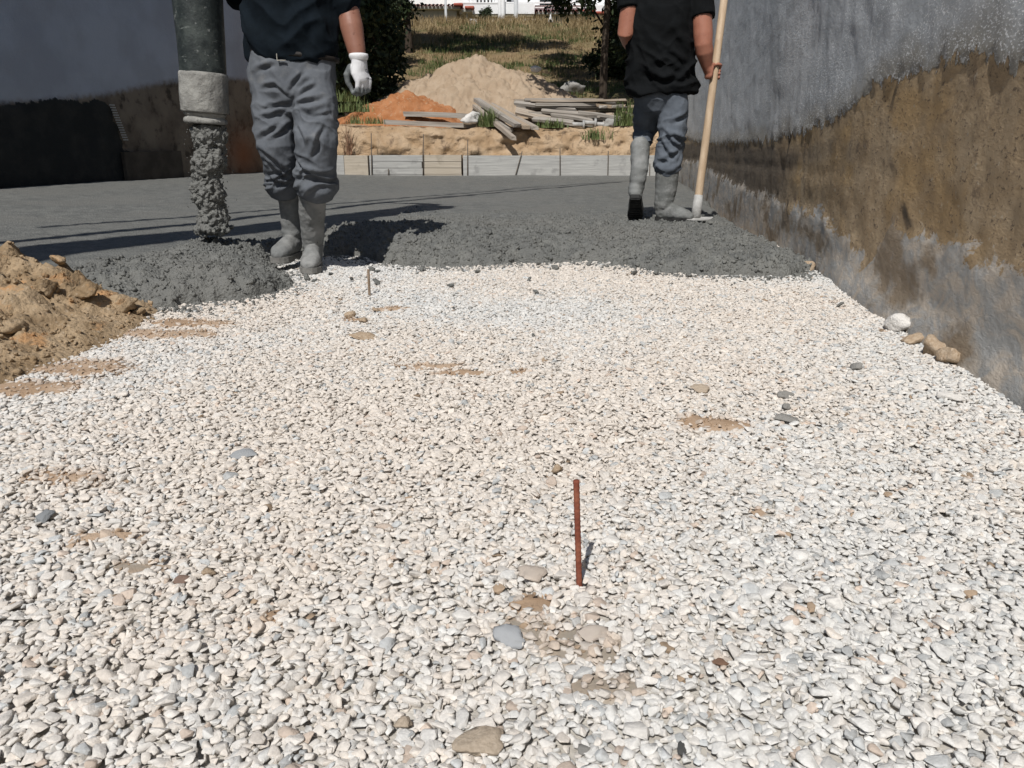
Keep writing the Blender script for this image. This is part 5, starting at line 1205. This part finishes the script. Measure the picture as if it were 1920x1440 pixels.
tree('slender_tree', 'slender dark trunked tree behind the plank stack with drooping leafy twigs', 'tree', [b_, b_ + V(.0, 0, .9), b_ + V(.03, 0, 2.0), b_ + V(.08, .05, 3.2)], .075,
     [(b_ + V(-.2, .1, 3.1), (1.3, 1.0, .75)), (b_ + V(.3, .2, 4.3), (1.6, 1.4, 1.1)), (b_ + V(-.8, .3, 2.35), (.55, .4, .5)), (b_ + V(-1.05, -.2, 2.55), (.5, .5, .4)), (b_ + V(.45, .1, 2.3), (.5, .5, .5)), (b_ + V(-.35, -.1, 2.1), (.16, .2, .5)), (b_ + V(-1.0, -.1, 2.1), (.08, .1, .25)), (b_ + V(.35, .3, 1.5), (.35, .4, .5)), (b_ + V(-.5, -2.6, 2.9), (.75, .6, .5)), (b_ + V(.3, -1.6, 3.2), (1.0, .8, .6)), (b_ + V(-.9, 1.0, 3.9), (1.1, .9, .6)), (b_ + V(-1.3, -2.8, 2.35), (.55, .45, .28)), (b_ + V(-.75, -2.3, 2.45), (.6, .5, .3))], 28000, .12, M['leaf_dark'], 9, .12)  # clumps reaching towards the camera are unseen, added to shade the sand heap
b_ = hp(1165, 18.2)
tree('bush_with_shade_crown', 'low dark bush behind the slender tree and the man in black, with added shade crown', 'tree', [b_, b_ + V(0, 0, .5)], .07, [(b_ + V(.2, 0, .7), (.75, .6, .75)), (b_ + V(.7, .2, 1.4), (.9, .7, 1.0)), (b_ + V(-.35, .1, .45), (.45, .4, .42)), (b_ + V(-1.3, 1.2, 2.7), (.9, .7, .35)), (b_ + V(-.3, 1.0, 2.6), (.9, .7, .4)), (b_ + V(.6, .8, 2.6), (.8, .7, .5))], 19000, .12, M['leaf_dark'], 6)  # a bush; its high clumps are unseen, added to shade the slope behind
b_ = hp(911, 28.6)
tree('round_bush', 'round clipped grey green bush in front of the white house', 'bush', [b_, b_ + V(0, 0, .25)], .04, [(b_ + V(0, 0, .42), (.20, .2, .24))], 2600, .07, M['leaf_olive'], 3)

# ------------------------------------------------------------ white house on the hill
HYD = 36.0
M['white'] = simple('white_render', (.74, .74, .74), (.80, .80, .79), 2, .9, .2, 20, .004, .3); M['olive_wall'] = simple('grey_render', (.30, .30, .27), (.34, .335, .30), 2, .9, .2, 20, .004, .3); M['soffit'] = simple('cream_soffit', (.50, .44, .31), (.55, .49, .36), 2, .9)
M['tile'] = simple('red_tile', (.32, .075, .05), (.42, .13, .09), 8, .85); M['glass'] = simple('dark_glass', (.015, .017, .02), (.025, .028, .03), 2, .15, .5); M['metal_w'] = simple('white_paint', (.72, .72, .72), (.78, .78, .78), 3, .5); M['pole'] = simple('galvanised_pole', (.42, .43, .43), (.50, .50, .50), 4, .6)
def hx(px, Yd=HYD): return at(px, 20, Yd).x
def hzz(py, Yd=HYD): return at(960, py, Yd).z
house = empty('house', (0, HYD + 4, 3.0), 'white house with balustraded balcony and red tiled porch roofs beyond the hilltop', 'house')
def hb_(name, *a, m='white', parent=None): return part(name, MB().box(*a).mesh(name), M[m], house, parent)
Y0 = HYD + 1.2
hb_('wall', hx(560), hx(1290), Y0, Y0 + 8, 2.9, 9.5)
hb_('roof', hx(540), hx(1310), Y0 - .3, Y0 + 8.3, 9.503, 9.8, m='tile')
for a, b in ((885, 925), (946, 962), (1010, 1060), (700, 760)):
    fr = hb_('window', hx(a), hx(b), Y0 - .05, Y0 - .003, hzz(8), hzz(-70), m='metal_w'); hb_('pane', hx(a) + .08, hx(b) - .08, Y0 - .07, Y0 - .052, hzz(8) + .05, hzz(-70) - .1, m='glass', parent=fr)
# balcony front
zt, zb_ = hzz(8), hzz(27)
bal = hb_('balcony', hx(862), hx(1002), HYD - .15, Y0 - .004, zb_, zt); hb_('balcony_soffit', hx(864), hx(1000), HYD - .1, Y0 - .01, zb_ - .09, zb_ - .003, m='soffit')
hb_('lower_wall', hx(600), hx(1290), HYD + .9, Y0 - .006, 2.9, zb_ - .093, m='olive_wall')
hb_('handrail', hx(862), hx(932), HYD - .12, HYD + .05, zt + .62, zt + .72, parent=bal); hb_('plinth', hx(860), hx(936), HYD - .17, HYD + .06, zt + .003, zt + .05, parent=bal)
xb = hx(879); k = 0
while xb < hx(931):
    me = tube([V(xb, HYD - .035, zt + .05 + s * .57) for s in (0, .12, .3, .5, .7, .88, 1)], [.045, .04, .06, .05, .032, .03, .045], 10); part('baluster', me, M['white'], house, bal); xb += .152
for a in (937.5, 943.5): part('column', tube([V(hx(a), HYD - .22, 2.95), V(hx(a), HYD - .22, 8.6)], [.085, .085], 14), M['white'], house)
for i in range(4): hb_('rail', hx(946), hx(1100), HYD - .1, HYD - .06, zt + .02 + i * .15, zt + .075 + i * .15, m='metal_w', parent=bal)
hb_('balcony_wall', hx(1003), hx(1180), HYD + .1, Y0 - .004, hzz(24), hzz(9))
hb_('garden_wall', hx(884), hx(1003), HYD - 1.6, HYD - 1.4, 2.9, hzz(36, HYD - 1.5))
# porch roofs with single tiles along the eaves
def porch(px0, px1, py, Yp, drop=0):
    x0, x1 = hx(px0, Yp), hx(px1, Yp); z = hzz(py, Yp); rf = hb_('porch_roof', x0, x1, Yp, Y0 - .006, z - .15, z - .035, m='soffit')
    hb_('porch_wall', x0 + .15, x1 - .2, Yp + .25, Yp + .45, 2.9, z - .152, m='olive_wall')
    hb_('fascia', x0 - .01, x1 + .01, Yp - .05, Yp - .003, z - .14, z - .03, m='olive_wall', parent=rf)
    n = int((x1 - x0) / .16)
    for i in range(n + 1):
        x = x0 + (x1 - x0) * i / n; me = tube([V(x, Yp - .12, z - .03), V(x, Yp + .9, z + .10)], [.062, .055], 10); part('tile', me, M['tile'], house, rf)
    for q in range(2):
        me = tube([V(x1 - .28 + q * .02, Yp - .1 + q * .3, z + .01), V(x1 + .08, Yp - .16 + q * .2, z - .0), V(x1 + .1, Yp - .17 + q * .2, z - .0)], [.055, .06, .02], 10); part('tile', me, M['tile'], house, rf)
porch(640, 864, 9.5, HYD - .6); porch(866, 885, 15, HYD - .9); porch(1006, 1112, 20, HYD - .6); porch(1114, 1128, 25, HYD - .9)
def pole(name, px, Yd, r_, top, label, m):
    x = at(px, 30, Yd).x; z = hz(x, Yd) - .2; o = obj(name, tube([V(x, Yd, z), V(x, Yd, z + .06), V(x, Yd, z + .061), V(x, Yd, top), V(x, Yd, top + .02)], [r_ * 1.25, r_ * 1.25, r_, r_ * .8, .01], 16), m); return tag(o, label, 'pole')
pole('utility_pole', 967.5, 30, .080, 10.5, 'thick pale utility pole on the hilltop in front of the white house', M['pole']); pole('lamp_pole', 836, 30.5, .045, 9.5, 'thin galvanised pole on the hilltop near the red porch roof', M['pole'])
pz = at(1032, 46, 29.2); par = empty('parasol', (pz.x, pz.y, hz(pz.x, pz.y) - .1), 'folded white parasol standing in the dry grass on the hilltop', 'parasol')
zz0 = at(1032, 47, 29.2).z; zz1 = at(1032, 27, 29.2).z
part('canopy', tube([V(pz.x, pz.y, zz0 + (zz1 - zz0) * s) for s in (0, .05, .4, .75, 1)], [.03, .085, .075, .045, .008], 12, .03), M['white'], par)
part('post', tube([V(pz.x, pz.y, par.location.z), V(pz.x, pz.y, zz1 + .03)], [.018, .018], 8), M['metal_w'], par)
